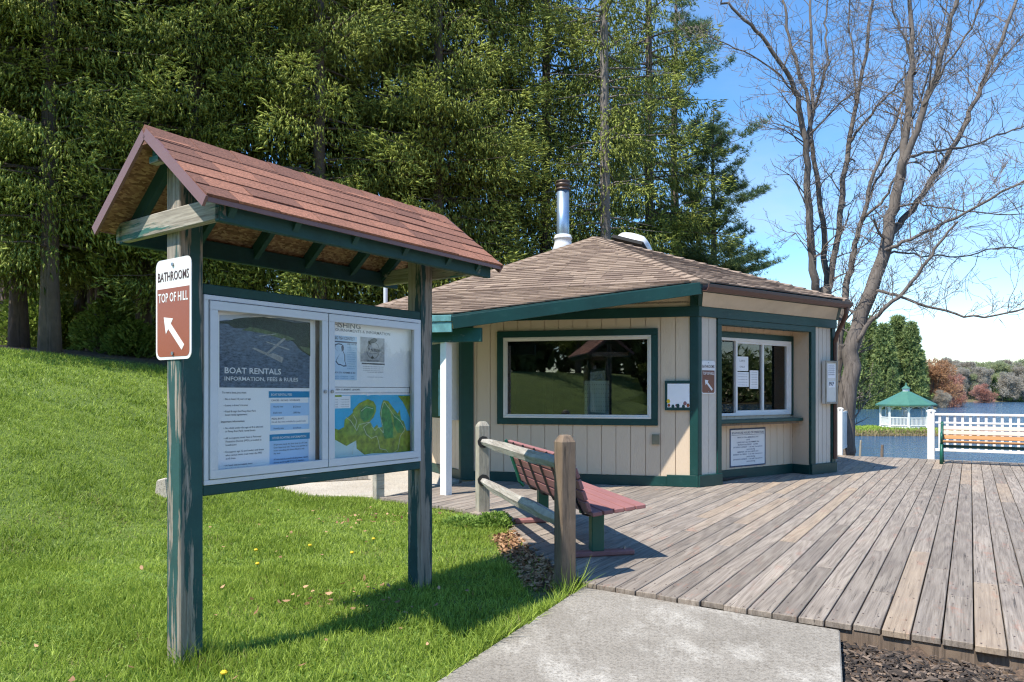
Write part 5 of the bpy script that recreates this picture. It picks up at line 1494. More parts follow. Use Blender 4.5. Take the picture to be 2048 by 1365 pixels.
def spruce_mesh(seed, Ht, zb, Lmax, ntw, gaps=0.0, droop=1.0, zc=14.5):
    g = np.random.default_rng(seed)
    br = []
    z = zb
    while z < Ht - 0.4:
        f = (z - zb) / (Ht - zb)
        L = Lmax * (1 - f) ** 0.85 * min(1.0, 0.62 + 1.6 * f)
        for k in range(g.integers(4, 7)):
            if g.random() < gaps: continue
            br.append((z + g.uniform(-.2, .2), g.uniform(0, 2 * math.pi), max(0.25, L * g.uniform(.72, 1.18)), f))
        z += g.uniform(.36, .56)
    wts = np.array([b[2] ** 1.5 * (1.0 if b[0] < zc else 0.22) for b in br]); cnt = np.maximum(6, (ntw * wts / wts.sum())).astype(int)
    pos, dirs, sc, tn = [], [], [], []
    wood = MB()
    for (z0, az, L, f), c in zip(br, cnt):
        out = np.array([math.cos(az), math.sin(az), 0]); side = np.array([-math.sin(az), math.cos(az), 0])
        dr = droop * (0.75 - 0.55 * f)
        zt = lambda t: z0 + L * (0.16 * t - dr * t ** 2 + (dr * 0.62) * t ** 3)
        t = g.uniform(0.10, 1.0, c) ** 0.9
        t = np.where(t < 0.2, t + g.uniform(0, .3, c), t)
        wv = np.clip(0.36 * L * (1.02 - t) ** 0.75 + 0.10, .05, 1.2)
        # side laterals come in discrete sprays so that gaps stay dark between them
        lat = np.round(g.uniform(-3, 3, c)) / 3 * wv + g.normal(0, .05, c)
        t = np.clip(np.round(t * 9) / 9 + g.normal(0, .022, c), .08, 1.03)
        hang = np.abs(g.normal(0, .33, c)) * (0.5 + 0.5 * (1 - f))
        p = out[None] * (L * t)[:, None] + side[None] * lat[:, None]
        p[:, 2] = zt(t) - 0.22 * np.abs(lat) - hang
        d = out[None] * g.uniform(.1, .8, c)[:, None] + side[None] * (np.sign(lat) * g.uniform(0, .5, c))[:, None]
        d[:, 2] = -g.uniform(.6, 2.0, c)
        tipm = (t > .82) | (g.random(c) < .14)
        d[tipm] = out[None] * 1.0 + side[None] * (np.sign(lat[tipm]) * g.uniform(0, .9, tipm.sum()))[:, None]
        d[tipm, 2] = g.uniform(-.5, .45, tipm.sum())
        d += g.normal(0, .18, d.shape)
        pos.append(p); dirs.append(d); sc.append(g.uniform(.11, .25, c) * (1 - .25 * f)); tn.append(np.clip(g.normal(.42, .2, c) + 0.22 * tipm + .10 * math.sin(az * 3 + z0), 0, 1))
        if L > .8:
            pts = [Vector((out * (L * q)).tolist()) + Vector((0, 0, zt(q))) for q in (0, .3, .6, .95)]
            wood.tube(pts, [0.030 * L / 3 + .012, .02 * L / 3 + .008, .013, .004], 4, False)
    pos = np.concatenate(pos); dirs = np.concatenate(dirs); sc = np.concatenate(sc); tn = np.concatenate(tn)
    xd, yd = frame(dirs, g)
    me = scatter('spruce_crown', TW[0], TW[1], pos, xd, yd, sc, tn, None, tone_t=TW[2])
    tk = MB()
    zz = np.linspace(-0.6, Ht, 14)
    rad = [0.185 * (1 - max(0, q) / Ht) ** 0.9 + 0.01 + (0.08 if q < 0.1 else 0.0) for q in zz]
    jit = np.cumsum(g.normal(0, .012, (14, 2)), 0)
    tk.tube([(jit[i, 0], jit[i, 1], zz[i]) for i in range(14)], rad, 10)
    off = len(tk.v)
    tk.v += wood.v; tk.f += [tuple(i + off for i in fc) for fc in wood.f]
    tme = bpy.data.meshes.new('spruce_trunk'); tme.from_pydata([tuple(v) for v in tk.v], [], tk.f); tme.update()
    tme.polygons.foreach_set('use_smooth', [True] * len(tme.polygons))
    me.materials.append(MAT['spruce']); tme.materials.append(MAT['bark'])
    return me, tme

TF = []
def tuft_template(nn=10, seed=3):
    g = np.random.default_rng(seed); v, f, t = [], [], []
    for i in range(nn):
        d = g.normal(size=3); d[0] = abs(d[0]) + .35; d /= np.linalg.norm(d)
        p = np.cross(d, g.normal(size=3)); p = p / np.linalg.norm(p) * .045
        b = len(v); v += [tuple(p), tuple(-p), tuple(d * g.uniform(.75, 1.05))]; f.append((b, b + 1, b + 2)); t += [-.1, -.1, .1]
    return np.array(v), np.array(f), np.array(t)
TU = tuft_template()

def pine_mesh(seed, Ht, zb, Lmax, ntw, step=0.8, flat=1.0):
    g = np.random.default_rng(seed)
    pos, dirs, sc, tn = [], [], [], []
    tk = MB(); zz = np.linspace(-.6, Ht, 10)
    tk.tube([(0.04 * math.sin(q), 0.04 * math.cos(q * .7), q) for q in zz], [0.22 * (1 - max(0, q) / Ht) + .015 for q in zz], 8)
    brs = []
    z = zb
    while z < Ht - .3:
        f = (z - zb) / (Ht - zb)
        for k in range(g.integers(4, 6)):
            brs.append((z + g.uniform(-.15, .15), g.uniform(0, 6.28), max(.3, Lmax * (1 - f) ** .8 * min(1, .7 + f) * g.uniform(.6, 1.15)), f))
        z += step * g.uniform(.75, 1.2) * (1 - .4 * f)
    wts = np.array([b[2] ** 1.4 for b in brs]); cnt = np.maximum(8, ntw * wts / wts.sum()).astype(int)
    for (z0, az, L, f), c in zip(brs, cnt):
        out = np.array([math.cos(az), math.sin(az), 0]); side = np.array([-math.sin(az), math.cos(az), 0])
        rise = (-.06 + .5 * f) * flat
        zt = lambda t: z0 + L * (rise * t + .12 * t ** 3)
        nsub = max(3, int(c / 22))
        ct = g.uniform(.28, 1.0, nsub); cl = g.normal(0, 1, nsub) * .22 * L * (1.05 - ct) + g.normal(0, .05, nsub)
        w = g.integers(0, nsub, c)
        t = ct[w] + g.normal(0, .055, c); lat = cl[w] + g.normal(0, .16, c)
        p = out[None] * (L * t)[:, None] + side[None] * lat[:, None]
        p[:, 2] = zt(t) + np.abs(g.normal(0, .10, c)) + .02
        d = out[None] * .5 + side[None] * g.normal(0, .5, c)[:, None]; d[:, 2] = g.uniform(.1, 1.0, c)
        pos.append(p); dirs.append(d); sc.append(g.uniform(.12, .22, c)); tn.append(np.clip(g.normal(.45, .24, c), 0, 1))
        tk.tube([Vector((out * (L * q)).tolist()) + Vector((0, 0, zt(q))) for q in (0, .35, .7, .97)], [.018 * L / 2 + .01, .012 * L / 2 + .006, .009, .004], 4, False)
    pos = np.concatenate(pos); xd, yd = frame(np.concatenate(dirs), g)
    me = scatter('pine_crown', TU[0], TU[1], pos, xd, yd, np.concatenate(sc), np.concatenate(tn), None, tone_t=TU[2])
    tme = bpy.data.meshes.new('pine_trunk'); tme.from_pydata([tuple(v) for v in tk.v], [], tk.f); tme.update()
    me.materials.append(MAT['pine']); tme.materials.append(MAT['bark'])
    return me, tme

def plant_tree(name, label, cat, meshes, x, y, rz, sc=1.0, group=None, z=None, mats=None):
    zz = float(hgt(x, y)) if z is None else z
    o = thing(name, label, cat, (x, y, zz), rz, group)
    o.scale = (sc, sc, sc * random.uniform(.97, 1.05))
    link('crown', meshes[0], None, o); link('trunk', meshes[1], None, o)
    return o

SPR = [spruce_mesh(11, 27, 2.5, 3.9, 40000), spruce_mesh(12, 28, 3.0, 3.7, 40000, droop=1.12), spruce_mesh(13, 26, 2.8, 3.5, 31000, gaps=.12, droop=1.05)]
SPR_SPARSE = spruce_mesh(14, 27, 4.5, 2.9, 11000, gaps=.30, droop=1.2, zc=17)
SPR_SPARSE[1].materials.clear(); SPR_SPARSE[1].materials.append(MAT['barkpale'])
G = 'spruces on the slope behind the kiosk'
def ux(u, Y): return (u - 1024) / F * Y
spr = [  # u of the trunk, distance, variant, rotation, scale, label
    (-90, 17.0, 0, 0.3, 1.0, 'spruce at the left edge whose trunk is cut off by the frame'),
    (40, 18.2, 1, 1.9, 1.0, 'spruce with the grey trunk beside the thick dark one at far left'),
    (100, 16.6, 0, 4.0, 1.02, 'spruce with the thick dark flared trunk nearest on the grass slope'),
    (15, 22.5, 2, 2.2, 1.0, 'slim spruce whose trunk shows dark at the far left behind the front row'),
    (158, 22.0, 1, 5.2, .95, 'spruce with a pale narrow trunk right of the thick flared trunk'),
    (187, 21.0, 2, .8, .9, 'left one of the two slim spruces standing close together'),
    (203, 20.6, 2, 3.7, .9, 'right one of the two slim spruces standing close together'),
    (288, 20.0, 1, 2.9, 1.0, 'spruce whose brown trunk stands just left of the bathrooms sign'),
    (390, 18.4, 0, 5.6, 1.0, 'bright green spruce directly behind the near gable of the kiosk'),
    (520, 20.4, 1, 1.1, 1.02, 'spruce behind the middle of the kiosk roof'),
    (640, 18.8, 0, 2.5, .98, 'spruce with hanging sprays behind the far half of the kiosk roof'),
    (770, 22.0, 2, 4.6, 1.05, 'dark spruce above the far end of the kiosk roof'),
    (880, 20.4, 1, .2, 1.0, 'spruce between the kiosk roof and the boathouse roof'),
    (985, 22.5, 0, 3.3, 1.0, 'full spruce left of the stove pipe'),
    (1090, 23.5, 2, 5.9, 1.05, 'spruce right behind the stove pipe'),
    (330, 25.0, 0, 1.4, 1.05, 'deep shaded spruce in the back row behind the kiosk gable'),
    (700, 26.0, 1, 2.0, 1.05, 'deep shaded spruce in the back row behind the far roof end'),
    (-30, 25.5, 0, 4.4, 1.05, 'deep shaded spruce in the back row at far left'),
]
for u, Y, k, rz, sc, lab in spr:
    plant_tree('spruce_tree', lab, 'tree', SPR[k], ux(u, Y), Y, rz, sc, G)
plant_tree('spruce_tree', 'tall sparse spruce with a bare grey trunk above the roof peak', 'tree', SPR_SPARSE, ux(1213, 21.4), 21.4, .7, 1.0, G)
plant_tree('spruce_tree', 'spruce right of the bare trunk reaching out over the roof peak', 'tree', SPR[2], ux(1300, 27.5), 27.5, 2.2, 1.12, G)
PIN = [pine_mesh(21, 12.5, 1.0, 4.1, 20000, .62), pine_mesh(22, 14.0, 1.2, 4.2, 9000, .8), pine_mesh(23, 16.0, .8, 4.4, 13000, .7)]
pz = at(1426, 480, 29.0)
plant_tree('pine_tree', 'blue green white pine with open tiers right of the roof peak', 'tree', PIN[0], ux(1427, 29.0), 29.0, .4, 1.0, z=0.6)
plant_tree('pine_tree', 'tall dark pine at the right end of the evergreen row', 'tree', PIN[2], ux(1350, 31.0), 31.0, 1.4, 1.28, z=0.6)

for k, (x, y, lab) in enumerate(((-24, -15, 'unseen spruce added behind the camera, left one mirrored in the front window'), (-18.5, -18.5, 'unseen spruce added behind the camera, second from left in the window reflection'), (-12.5, -20, 'unseen spruce added behind the camera, mirrored in the middle of the front window'), (-6.0, -21.5, 'unseen spruce added behind the camera, second from right in the window reflection'), (0.5, -22.5, 'unseen spruce added behind the camera, at the right of the window reflection'))):
    plant_tree('spruce_tree', lab, 'tree', SPR[k % 3], x, y, k * 1.1, 0.9, 'spruces added to be mirrored in the front window')  # out of view, added so the front window mirrors something dark
# ------------------------------------------------------------------ big bare trees
def bare_tree(name, label, base, limbs, Y0, seed, twigs=1.0):
    g = random.Random(seed)
    root = thing(name, label, 'tree', base)
    tr_ = MB(base); tw_ = MB(base)
    def sprout(p, d, r, L, lev):
        n = 4 if lev < 2 else 3
        pts = [p]; q = p.copy(); dd = d.copy()
        for i in range(n):
            dd = (dd + Vector((g.gauss(0, .22), g.gauss(0, .22), g.gauss(.06, .16)))).normalized()
            q = q + dd * (L / n); pts.append(q.copy())
        rad = [max(.0048, r * (1 - .75 * i / n)) for i in range(n + 1)]
        tw_.tube(pts, rad, 4 if lev == 0 else 3, False)
        if lev < 2:
            k = int((6.0 if lev == 0 else 3.8) * max(.6, L) * twigs + g.random())
            for _ in range(k):
                t = g.uniform(.2, 1.0); i = min(n - 1, int(t * n)); pp = pts[i].lerp(pts[i + 1], t * n - i)
                ax = Vector((g.gauss(0, 1), g.gauss(0, 1), g.gauss(.25, .8))).normalized()
                nd = (dd * .75 + ax * .75).normalized()
                sprout(pp, nd, rad[i] * .6, L * g.uniform(.32, .6), lev + 1)
    for px, r0, r1, dy, kids in limbs:
        if len(px) > 3:                                                # round the corners off the limb
            for _ in range(2):
                q_ = [px[0]]
                for a, b_ in zip(px[:-1], px[1:]): q_ += [(a[0] * .75 + b_[0] * .25, a[1] * .75 + b_[1] * .25), (a[0] * .25 + b_[0] * .75, a[1] * .25 + b_[1] * .75)]
                px = q_ + [px[-1]]
        n = len(px)
        pts = [at(u, v, Y0 + dy[0] + (dy[1] - dy[0]) * i / (n - 1)) for i, (u, v) in enumerate(px)]
        fine = []
        for a, b_ in zip(pts[:-1], pts[1:]):
            m_ = max(1, int((b_ - a).length / .55))
            for q in range(m_): fine.append(a.lerp(b_, q / m_) + Vector((g.gauss(0, .022), g.gauss(0, .022), g.gauss(0, .02))))
        fine.append(pts[-1])
        N = len(fine)
        rad = [.72 * (r0 + (r1 - r0) * i / (N - 1)) for i in range(N)]
        tr_.tube(fine, rad, 10 if r0 > .1 else 6, True)
        for i in range(1, N - 1):
            for _ in range(int((kids + .35) * min(1.0, (fine[i + 1] - fine[i]).length / .55) * 1.1 + g.random())):
                d = (fine[i + 1] - fine[i]).normalized()
                ax = Vector((g.gauss(0, 1), g.gauss(0, 1), g.gauss(.3, .6))).normalized()
                fr_ = i / N
                if fr_ < .25 and r0 > .1 and g.random() < .7: continue
                sprout(fine[i], (d * .6 + ax).normalized(), max(.010, rad[i] * g.uniform(.2, .38)), g.uniform(.7, 1.7) * (1.1 - .4 * fr_), 0)
    tr_.build('trunk', MAT['barkgrey'], root, smooth=True); tag(tw_.build('twigs', MAT['twigs'], root), kind='stuff')
    return root
TY = 18.6
bR = at(1690, 905, TY); bR.z = -0.6
bare_tree('bare_tree', 'big leafless tree with a thick leaning trunk between boathouse and lake', bR, [
    ([(1690, 915), (1692, 850), (1697, 760), (1705, 690), (1718, 642), (1747, 570), (1776, 464), (1795, 386), (1806, 322)], .36, .15, (0, 0), 0),
    ([(1804, 332), (1819, 217), (1824, 121), (1822, 48), (1818, -60)], .15, .05, (0, .8), 1),
    ([(1800, 362), (1813, 312), (1844, 232), (1868, 159), (1887, 97), (1911, 0), (1930, -70)], .14, .05, (0, -1.0), 1),
    ([(1775, 472), (1800, 450), (1839, 401), (1887, 328), (1926, 261), (1950, 203), (1984, 126), (2032, 0), (2060, -70)], .13, .045, (0, 1.2), 1),
    ([(1766, 504), (1795, 490), (1863, 459), (1935, 425), (2048, 362), (2130, 310)], .075, .025, (0, -1.6), 2),
    ([(1812, 318), (1850, 304), (1911, 299), (1984, 280), (2048, 251), (2140, 215)], .055, .02, (0, .9), 2),
    ([(1912, 285), (1960, 180), (2010, 110), (2090, 20)], .05, .02, (.5, 2.0), 2),
    ([(1705, 700), (1737, 647), (1786, 604), (1844, 541), (1873, 493), (1916, 444)], .09, .03, (0, -1.2), 2),
    ([(1742, 582), (1775, 585), (1815, 599), (1887, 623), (1960, 637), (2048, 618), (2130, 590)], .06, .02, (0, -1.8), 2),
    ([(1766, 506), (1800, 504), (1850, 512), (1930, 515), (2000, 490), (2070, 505)], .045, .014, (0, 1.5), 2),
    ([(1790, 412), (1830, 408), (1880, 415), (1960, 428), (2060, 430)], .04, .014, (0, -.8), 2),
    ([(1682, 880), (1674, 780), (1678, 690), (1689, 599), (1704, 531), (1713, 483), (1725, 435), (1747, 353), (1781, 261), (1805, 212), (1815, 120)], .17, .018, (.4, 1.0), 1),
    ([(1725, 440), (1765, 405), (1795, 350), (1806, 300)], .06, .03, (.6, .3), 1),
    ([(1735, 395), (1770, 340), (1800, 290), (1850, 180), (1880, 60), (1900, -20)], .05, .02, (.8, 1.6), 2),
    ([(1831, 150), (1815, 90), (1790, 40), (1775, -40)], .05, .02, (.4, .9), 2),
    ([(1850, 210), (1900, 120), (1945, 50), (1980, -30)], .05, .02, (-.6, -1.4), 2),
], TY, 5)
bL = at(1648, 900, 20.0); bL.z = -0.4
bare_tree('bare_tree', 'leafless tree forking into three upright stems behind the boathouse eave', bL, [
    ([(1652, 910), (1650, 760), (1648, 640), (1645, 585)], .34, .26, (0, 0), 0),
    ([(1640, 600), (1631, 575), (1621, 483), (1617, 386), (1612, 299), (1597, 193), (1583, 159), (1539, 92), (1496, 43), (1443, 0)], .17, .035, (0, -1.2), 1),
    ([(1615, 305), (1621, 217), (1592, 121), (1573, 48), (1556, -40)], .09, .03, (-.5, .3), 1),
    ([(1619, 285), (1626, 193), (1624, 97), (1621, 0), (1622, -60)], .08, .03, (-.5, .9), 1),
    ([(1625, 230), (1650, 145), (1660, 126), (1648, 87), (1655, 24), (1660, -50)], .06, .025, (.3, 1.2), 1),
    ([(1650, 610), (1655, 580), (1650, 507), (1641, 410), (1626, 319), (1622, 260)], .14, .07, (.2, .5), 0),
    ([(1655, 615), (1660, 575), (1675, 483), (1689, 338), (1699, 285), (1713, 193), (1733, 106), (1737, 48), (1752, -40)], .14, .04, (0, .9), 1),
    ([(1698, 290), (1737, 232), (1781, 184), (1820, 145), (1850, 90)], .06, .02, (.5, -.4), 2),
    ([(1712, 200), (1708, 120), (1698, 40), (1700, -40)], .05, .02, (.5, 1.3), 2),
    ([(1597, 195), (1540, 130), (1480, 100), (1420, 75)], .04, .012, (-.8, -1.8), 2),
    ([(1612, 290), (1570, 262), (1520, 240)], .03, .01, (-.4, -1.2), 2),
    ([(1626, 262), (1680, 205), (1735, 170)], .04, .015, (.3, -.6), 2),
    ([(1617, 400), (1580, 350), (1545, 330)], .025, .008, (-.2, -1.0), 1),
    ([(1625, 520), (1590, 470), (1545, 490)], .02, .007, (0, -.8), 1),
], 20.0, 6)

# ------------------------------------------------------------------ far shore trees
def puff_mesh(name, seed, n, Ht, zb, rad, tmpl, mat, size, trunk='barkgrey', up=.3, lobes=9, cone=0.0, flat=.9):
    g = np.random.default_rng(seed)
    c = np.stack([g.normal(0, rad * .45, lobes), g.normal(0, rad * .45, lobes), g.uniform(zb + .12 * (Ht - zb), Ht - .12 * (Ht - zb), lobes)], -1)
    if cone:
        fz = np.linspace(0.02, 0.97, lobes); az_ = np.arange(lobes) * 2.4 + g.uniform(-.4, .4, lobes)
        rr0 = rad * (1 - fz) ** .8 * g.uniform(.45, .85, lobes)
        c = np.stack([rr0 * np.cos(az_), rr0 * np.sin(az_), zb + fz * (Ht - zb) * .98], -1)
    w = g.integers(0, lobes, n)
    lr = rad * .42 * (1.15 - .55 * (c[:, 2] - zb) / (Ht - zb))
    d = unit(g.normal(size=(n, 3))); rr = g.random(n) ** .45
    p = c[w] + d * (lr[w] * rr)[:, None] * np.array([1, 1, flat])
    p[:, 2] = np.clip(p[:, 2], zb * .6, Ht)
    dd = d + np.array([0, 0, up]) + g.normal(0, .3, d.shape)
    xd, yd = frame(dd, g)
    me = scatter(name, tmpl[0], tmpl[1], p, xd, yd, g.uniform(.7, 1.3, n) * size, np.clip(g.normal(.45, .22, n) + (w % 3 - 1) * .12, 0, 1), None, tone_t=tmpl[2])
    me.materials.append(MAT[mat])
    tk = MB(); tk.tube([(0, 0, -1), (.1, 0, zb), (.0, .1, Ht * .8)], [Ht * .018, Ht * .014, .03], 6)
    for q in c: tk.tube([(0, 0, zb + (q[2] - zb) * .3), tuple(q)], [Ht * .007, .03], 4, False)
    tme = bpy.data.meshes.new('trunk'); tme.from_pydata([tuple(v) for v in tk.v], [], tk.f); tme.update(); tme.materials.append(MAT[trunk])
    return me, tme
LEAF = (np.array([(0, -.25, 0), (0, .25, 0), (1, .12, .1), (1, -.12, -.1)], float), np.array([(0, 1, 2), (0, 2, 3)]), np.array([-.05, -.05, .05, .05]))
SLIV = (np.array([(0, -.07, 0), (0, .07, 0), (1, 0, .05), (.25, 0, -.07), (.35, 0, .07), (.9, .35, .1), (.3, .05, 0), (.4, -.06, 0), (.8, -.4, -.1)], float), np.array([(0, 1, 2), (3, 4, 5), (6, 7, 8)]), np.zeros(9))
SLIV2 = (np.array([(0, -.14, 0), (0, .14, 0), (1, 0, .05), (.2, 0, -.16), (.3, 0, .16), (.9, .5, .1), (.3, .12, 0), (.4, -.14, 0), (.8, -.55, -.1)], float), SLIV[1], np.zeros(9))
FARB = {k: puff_mesh('far_crown', 31 + i, 5200, 14, 0.3, 4.6, SLIV, k, 1.0, lobes=24) for i, k in enumerate(('redbud', 'bronze', 'greywood', 'palegreen'))}
FARG2 = puff_mesh('far_crown', 41, 5000, 15, 0.3, 3.8, SLIV, 'greywood', 1.1, lobes=22, up=1.2)
FPIN = [puff_mesh('far_pine_crown', 45, 4600, 15, 0.6, 2.75, SLIV2, 'farpine', 0.7, 'bark', up=.15, lobes=46, cone=1, flat=.42), puff_mesh('far_pine_crown', 46, 4600, 16, 0.6, 3.1, SLIV2, 'farpine', 0.7, 'bark', up=.15, lobes=50, cone=1, flat=.42)]
far_pines = [(1712, 152, 1.30, 0, 'tall dark far pine right beside the bare tree trunk'), (1738, 158, 1.42, 1, 'tallest far pine left of the gazebo roof'), (1768, 154, 1.42, 0, 'broad far pine above the gazebo roof left side'), (1796, 160, 1.5, 1, 'broad far pine right above the gazebo cupola'), (1822, 156, 1.34, 0, 'far pine sloping down right of the gazebo cupola'), (1838, 165, 1.05, 1, 'shorter far pine next to the bronze trees'), (1690, 160, 1.35, 1, 'far pine half hidden by the leaning bare trunk'), (1752, 149, .8, 0, 'low far pine in front of the taller ones'), (1785, 148, .75, 1, 'low far pine just above the gazebo roof')]
for i, (u, Y, sc, k, lab) in enumerate(far_pines):
    plant_tree('far_pine_tree', lab, 'tree', FPIN[k], ux(u, Y), Y, i * 1.3, sc * (.86 if k else .9), 'pines on the far point')
def wood_mass(name, label, x0, x1, y0, y1, ht, n, seed, size):
    """A far-off wood that reads as one mass: slivers of foliage through the volume of many crowns."""
    g = np.random.default_rng(seed)
    x = g.uniform(x0, x1, n); y = g.uniform(y0, y1, n)
    cr = .5 + .5 * np.sin(x * .55 + 2 * np.sin(y * .31)) * np.sin(y * .5 + 1.5 * np.sin(x * .23))
    z = hgt(x, y) + g.random(n) ** .8 * ht * (.62 + .38 * cr)
    xd, yd = frame(g.normal(size=(n, 3)) + np.array([0, 0, .4]), g)
    me = scatter(name, SLIV2[0], SLIV2[1], np.stack([x, y, z], -1), xd, yd, g.uniform(.7, 1.3, n) * size, np.clip(g.normal(.35, .2, n), 0, 1), None, tone_t=SLIV2[2])
    return tag(link(name, me, MAT['farpine']), label, 'woods', kind='stuff')
wood_mass('woods', 'unseen wood added behind the camera to darken the front window reflection', -52, 24, -44, -30, 15, 9000, 81, 2.0)  # out of view, added to close bright sky gaps in the window reflection
wood_mass('woods', 'unseen far wood added right of the frame to darken the service window reflection', 216, 240, -60, 200, 17, 14000, 82, 2.6)  # out of view, added so the service window mirrors trees, not bright horizon
for k, (u, Y, lab) in enumerate(((-40, 31, 'low evergreen filling the gap between the leftmost spruce trunks'), (75, 33, 'low evergreen behind the gap left of the thick flared trunk'), (150, 30, 'low evergreen behind the gap right of the thick flared trunk'), (235, 32, 'low evergreen behind the gap between the two slim trunks and the bathrooms sign'), (310, 31, 'low evergreen hidden mostly by the bathrooms sign'), (470, 34, 'low evergreen seen under the middle of the kiosk roof'), (620, 33, 'low evergreen seen between the kiosk case and its roof'))):
    plant_tree('evergreen_tree', lab, 'tree', FPIN[k % 2], ux(u, Y), Y, k * 1.9, .52, 'low evergreens behind the spruce trunks')
far_list = [(1868, 168, .95, 'bronze', 'rounded bronze budding tree left of the pink one on the far shore'), (1852, 172, .8, 'bronze', 'smaller bronze tree against the far pines'), (1893, 176, .78, 'redbud', 'pinkish red budding tree on the far shore'), (1905, 182, .6, 'redbud', 'low pink budding tree at the water right of the tall pink one'), (1965, 236, .62, 'redbud', 'small red tree standing alone in the grey woods'), (1878, 163, .45, 'greywood', 'grey bush tree at the foot of the bronze tree')]
for i, (u, Y, sc, k, lab) in enumerate(far_list):
    plant_tree('budding_tree', lab, 'tree', FARB[k], ux(u, Y), Y, i * 2.1, sc, 'budding trees on the far shore')
i = 0
ORD = ['first', 'second', 'third', 'fourth', 'fifth', 'sixth', 'seventh', 'eighth', 'ninth', 'tenth', 'eleventh', 'twelfth', 'thirteenth', 'fourteenth', 'fifteenth', 'sixteenth', 'seventeenth', 'eighteenth', 'nineteenth', 'twentieth']
RANK = {262: 'front', 276: 'middle', 292: 'rear'}
for Y, step, s0 in ((262, 13, .74), (276, 14, .90), (292, 16, 1.02)):
    u = 1880; seen = {}
    while u < 2110:
        kk = random.random()
        sk = 1.0
        if kk < .22: sk = .74; ms, nm, lab = FPIN[i % 2], 'far_pine_tree', 'dark green pine among grey trees in the far woods'
        elif kk < .58: ms, nm, lab = FARB['palegreen'], 'far_tree', 'pale green tree among grey trees in the far woods'
        else: ms, nm, lab = (FARB['greywood'], FARG2)[i % 2], 'far_tree', 'grey leafless tree in the far woods'
        seen[lab] = seen.get(lab, -1) + 1
        lab = lab.replace(' in the far woods', '').replace(' among grey trees', '') + ', ' + ORD[seen[lab]] + ' of its kind from the left, ' + RANK[Y] + ' rank of the far woods'
        plant_tree(nm, lab, 'tree', ms, ux(u, Y), Y, i * 1.7, s0 * sk * random.uniform(.88, 1.14), 'trees of the far woods')
        u += step * random.uniform(.7, 1.2); i += 1
# reeds on the bank of the peninsula
n = 5000
px_ = rng.uniform(20, 40, n); py_ = rng.uniform(57.4, 59.2, n); pzv = hgt(px_, py_)
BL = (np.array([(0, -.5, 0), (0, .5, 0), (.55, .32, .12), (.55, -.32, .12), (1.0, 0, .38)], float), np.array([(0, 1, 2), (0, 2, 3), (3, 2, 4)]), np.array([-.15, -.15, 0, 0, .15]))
def blades(name, P, h, w, mat, tone, lean=.35, g=rng):
    n = len(P)
    d = np.stack([g.normal(0, lean, n), g.normal(0, lean, n), np.ones(n)], -1)
    xd, yd = frame(d, g)
    tv = BL[0]; k = 5
    zd = np.cross(xd, yd)
    V = P[:, None, :] + tv[None, :, 0:1] * (xd * h[:, None])[:, None, :] + tv[None, :, 1:2] * (yd * w[:, None])[:, None, :] + tv[None, :, 2:3] * (zd * h[:, None])[:, None, :]
    Fx = (BL[1][None] + (np.arange(n) * k)[:, None, None]).reshape(-1, 3)
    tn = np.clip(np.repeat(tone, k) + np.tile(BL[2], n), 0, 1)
    return link(name, np_mesh(name, V.reshape(-1, 3), Fx, tn), MAT[mat])
tag(blades('reeds', np.stack([px_, py_, np.maximum(pzv, WATER_Z) - .05], -1), rng.uniform(.15, .36, n), rng.uniform(.05, .1, n), 'drygrass', rng.random(n)), 'dry tan reeds along the bank of the gazebo lawn', 'reeds', kind='stuff')
n = 9000
px_ = rng.uniform(14, 39.5, n); py_ = rng.uniform(58.6, 70, n)
tag(blades('far_grass', np.stack([px_, py_, hgt(px_, py_) - .02], -1), rng.uniform(.12, .25, n), rng.uniform(.08, .16, n), 'grass', rng.uniform(.2, .8, n)), 'green lawn grass around the gazebo', 'grass', kind='stuff')

# ------------------------------------------------------------------ lawn
def lawn_ok(x, y):
    r = x * QD.x + y * QD.y; s = x * PD.x + y * PD.y
    ok = ~((s > s_start(r) - .03) & (r > -7.25))
    ok &= ~inpoly(x, y, CONC) & ~inpoly(x, y, PATIO) & ~inpoly(x, y, BUILD)
    ok &= ~((x > 0.42 * y - .1) & (s < 5.2))
    return ok
def litter_zone(x, y):       # bare strip with leaves beside the deck
    r = x * QD.x + y * QD.y; s = x * PD.x + y * PD.y
    dist = s_start(r) - s
    return (dist > -.05) & (dist < .55 + .12 * np.sin(7 * x)) & (r < -2.62) & (r > -4.25)
def grass_patch(n, x0, x1, y0, y1, hh, ww, dens=None):
    x = rng.uniform(x0, x1, n); y = rng.uniform(y0, y1, n)
    k = lawn_ok(x, y) & (np.abs(x / y) < .80)
    k &= ~(litter_zone(x, y) & (rng.random(n) < .93))
    x, y = x[k], y[k]; n = len(x)
    patch = .5 + .28 * np.sin(x * 1.9 + 1.2 * np.sin(y * 1.3)) * np.sin(y * 2.3 + x) + .22 * np.sin(x * 5.3 + 2 * np.sin(y * 4.1)) * np.sin(y * 6.7 + 1.5 * np.sin(x * 3.7))
    under = smooth((y * .75 - x * .4 - 15.6) / 1.2)
    k = rng.random(n) > under
    x, y, patch = x[k], y[k], patch[k]; n = len(x)
    h = rng.uniform(*hh, n) * (.45 + 1.05 * patch)
    # uncut tufts round the posts
    for q in (KL, KR, Vector((fn0.x, fn0.y, 0)), Vector((fn1.x, fn1.y, 0))):
        dd = np.hypot(x - q.x, y - q.y); h = h * (1 + .9 * np.exp(-(dd / .16) ** 2))
    dc_ = np.abs((x - .557) * .9 - (y - 5.7) * .436)
    h = h * (1 + 1.0 * np.exp(-(dc_ / .10) ** 2) * (y < 5.7))
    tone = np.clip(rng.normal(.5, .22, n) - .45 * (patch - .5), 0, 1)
    return np.stack([x, y, hgt(x, y) - .008], -1), h, rng.uniform(*ww, n), tone
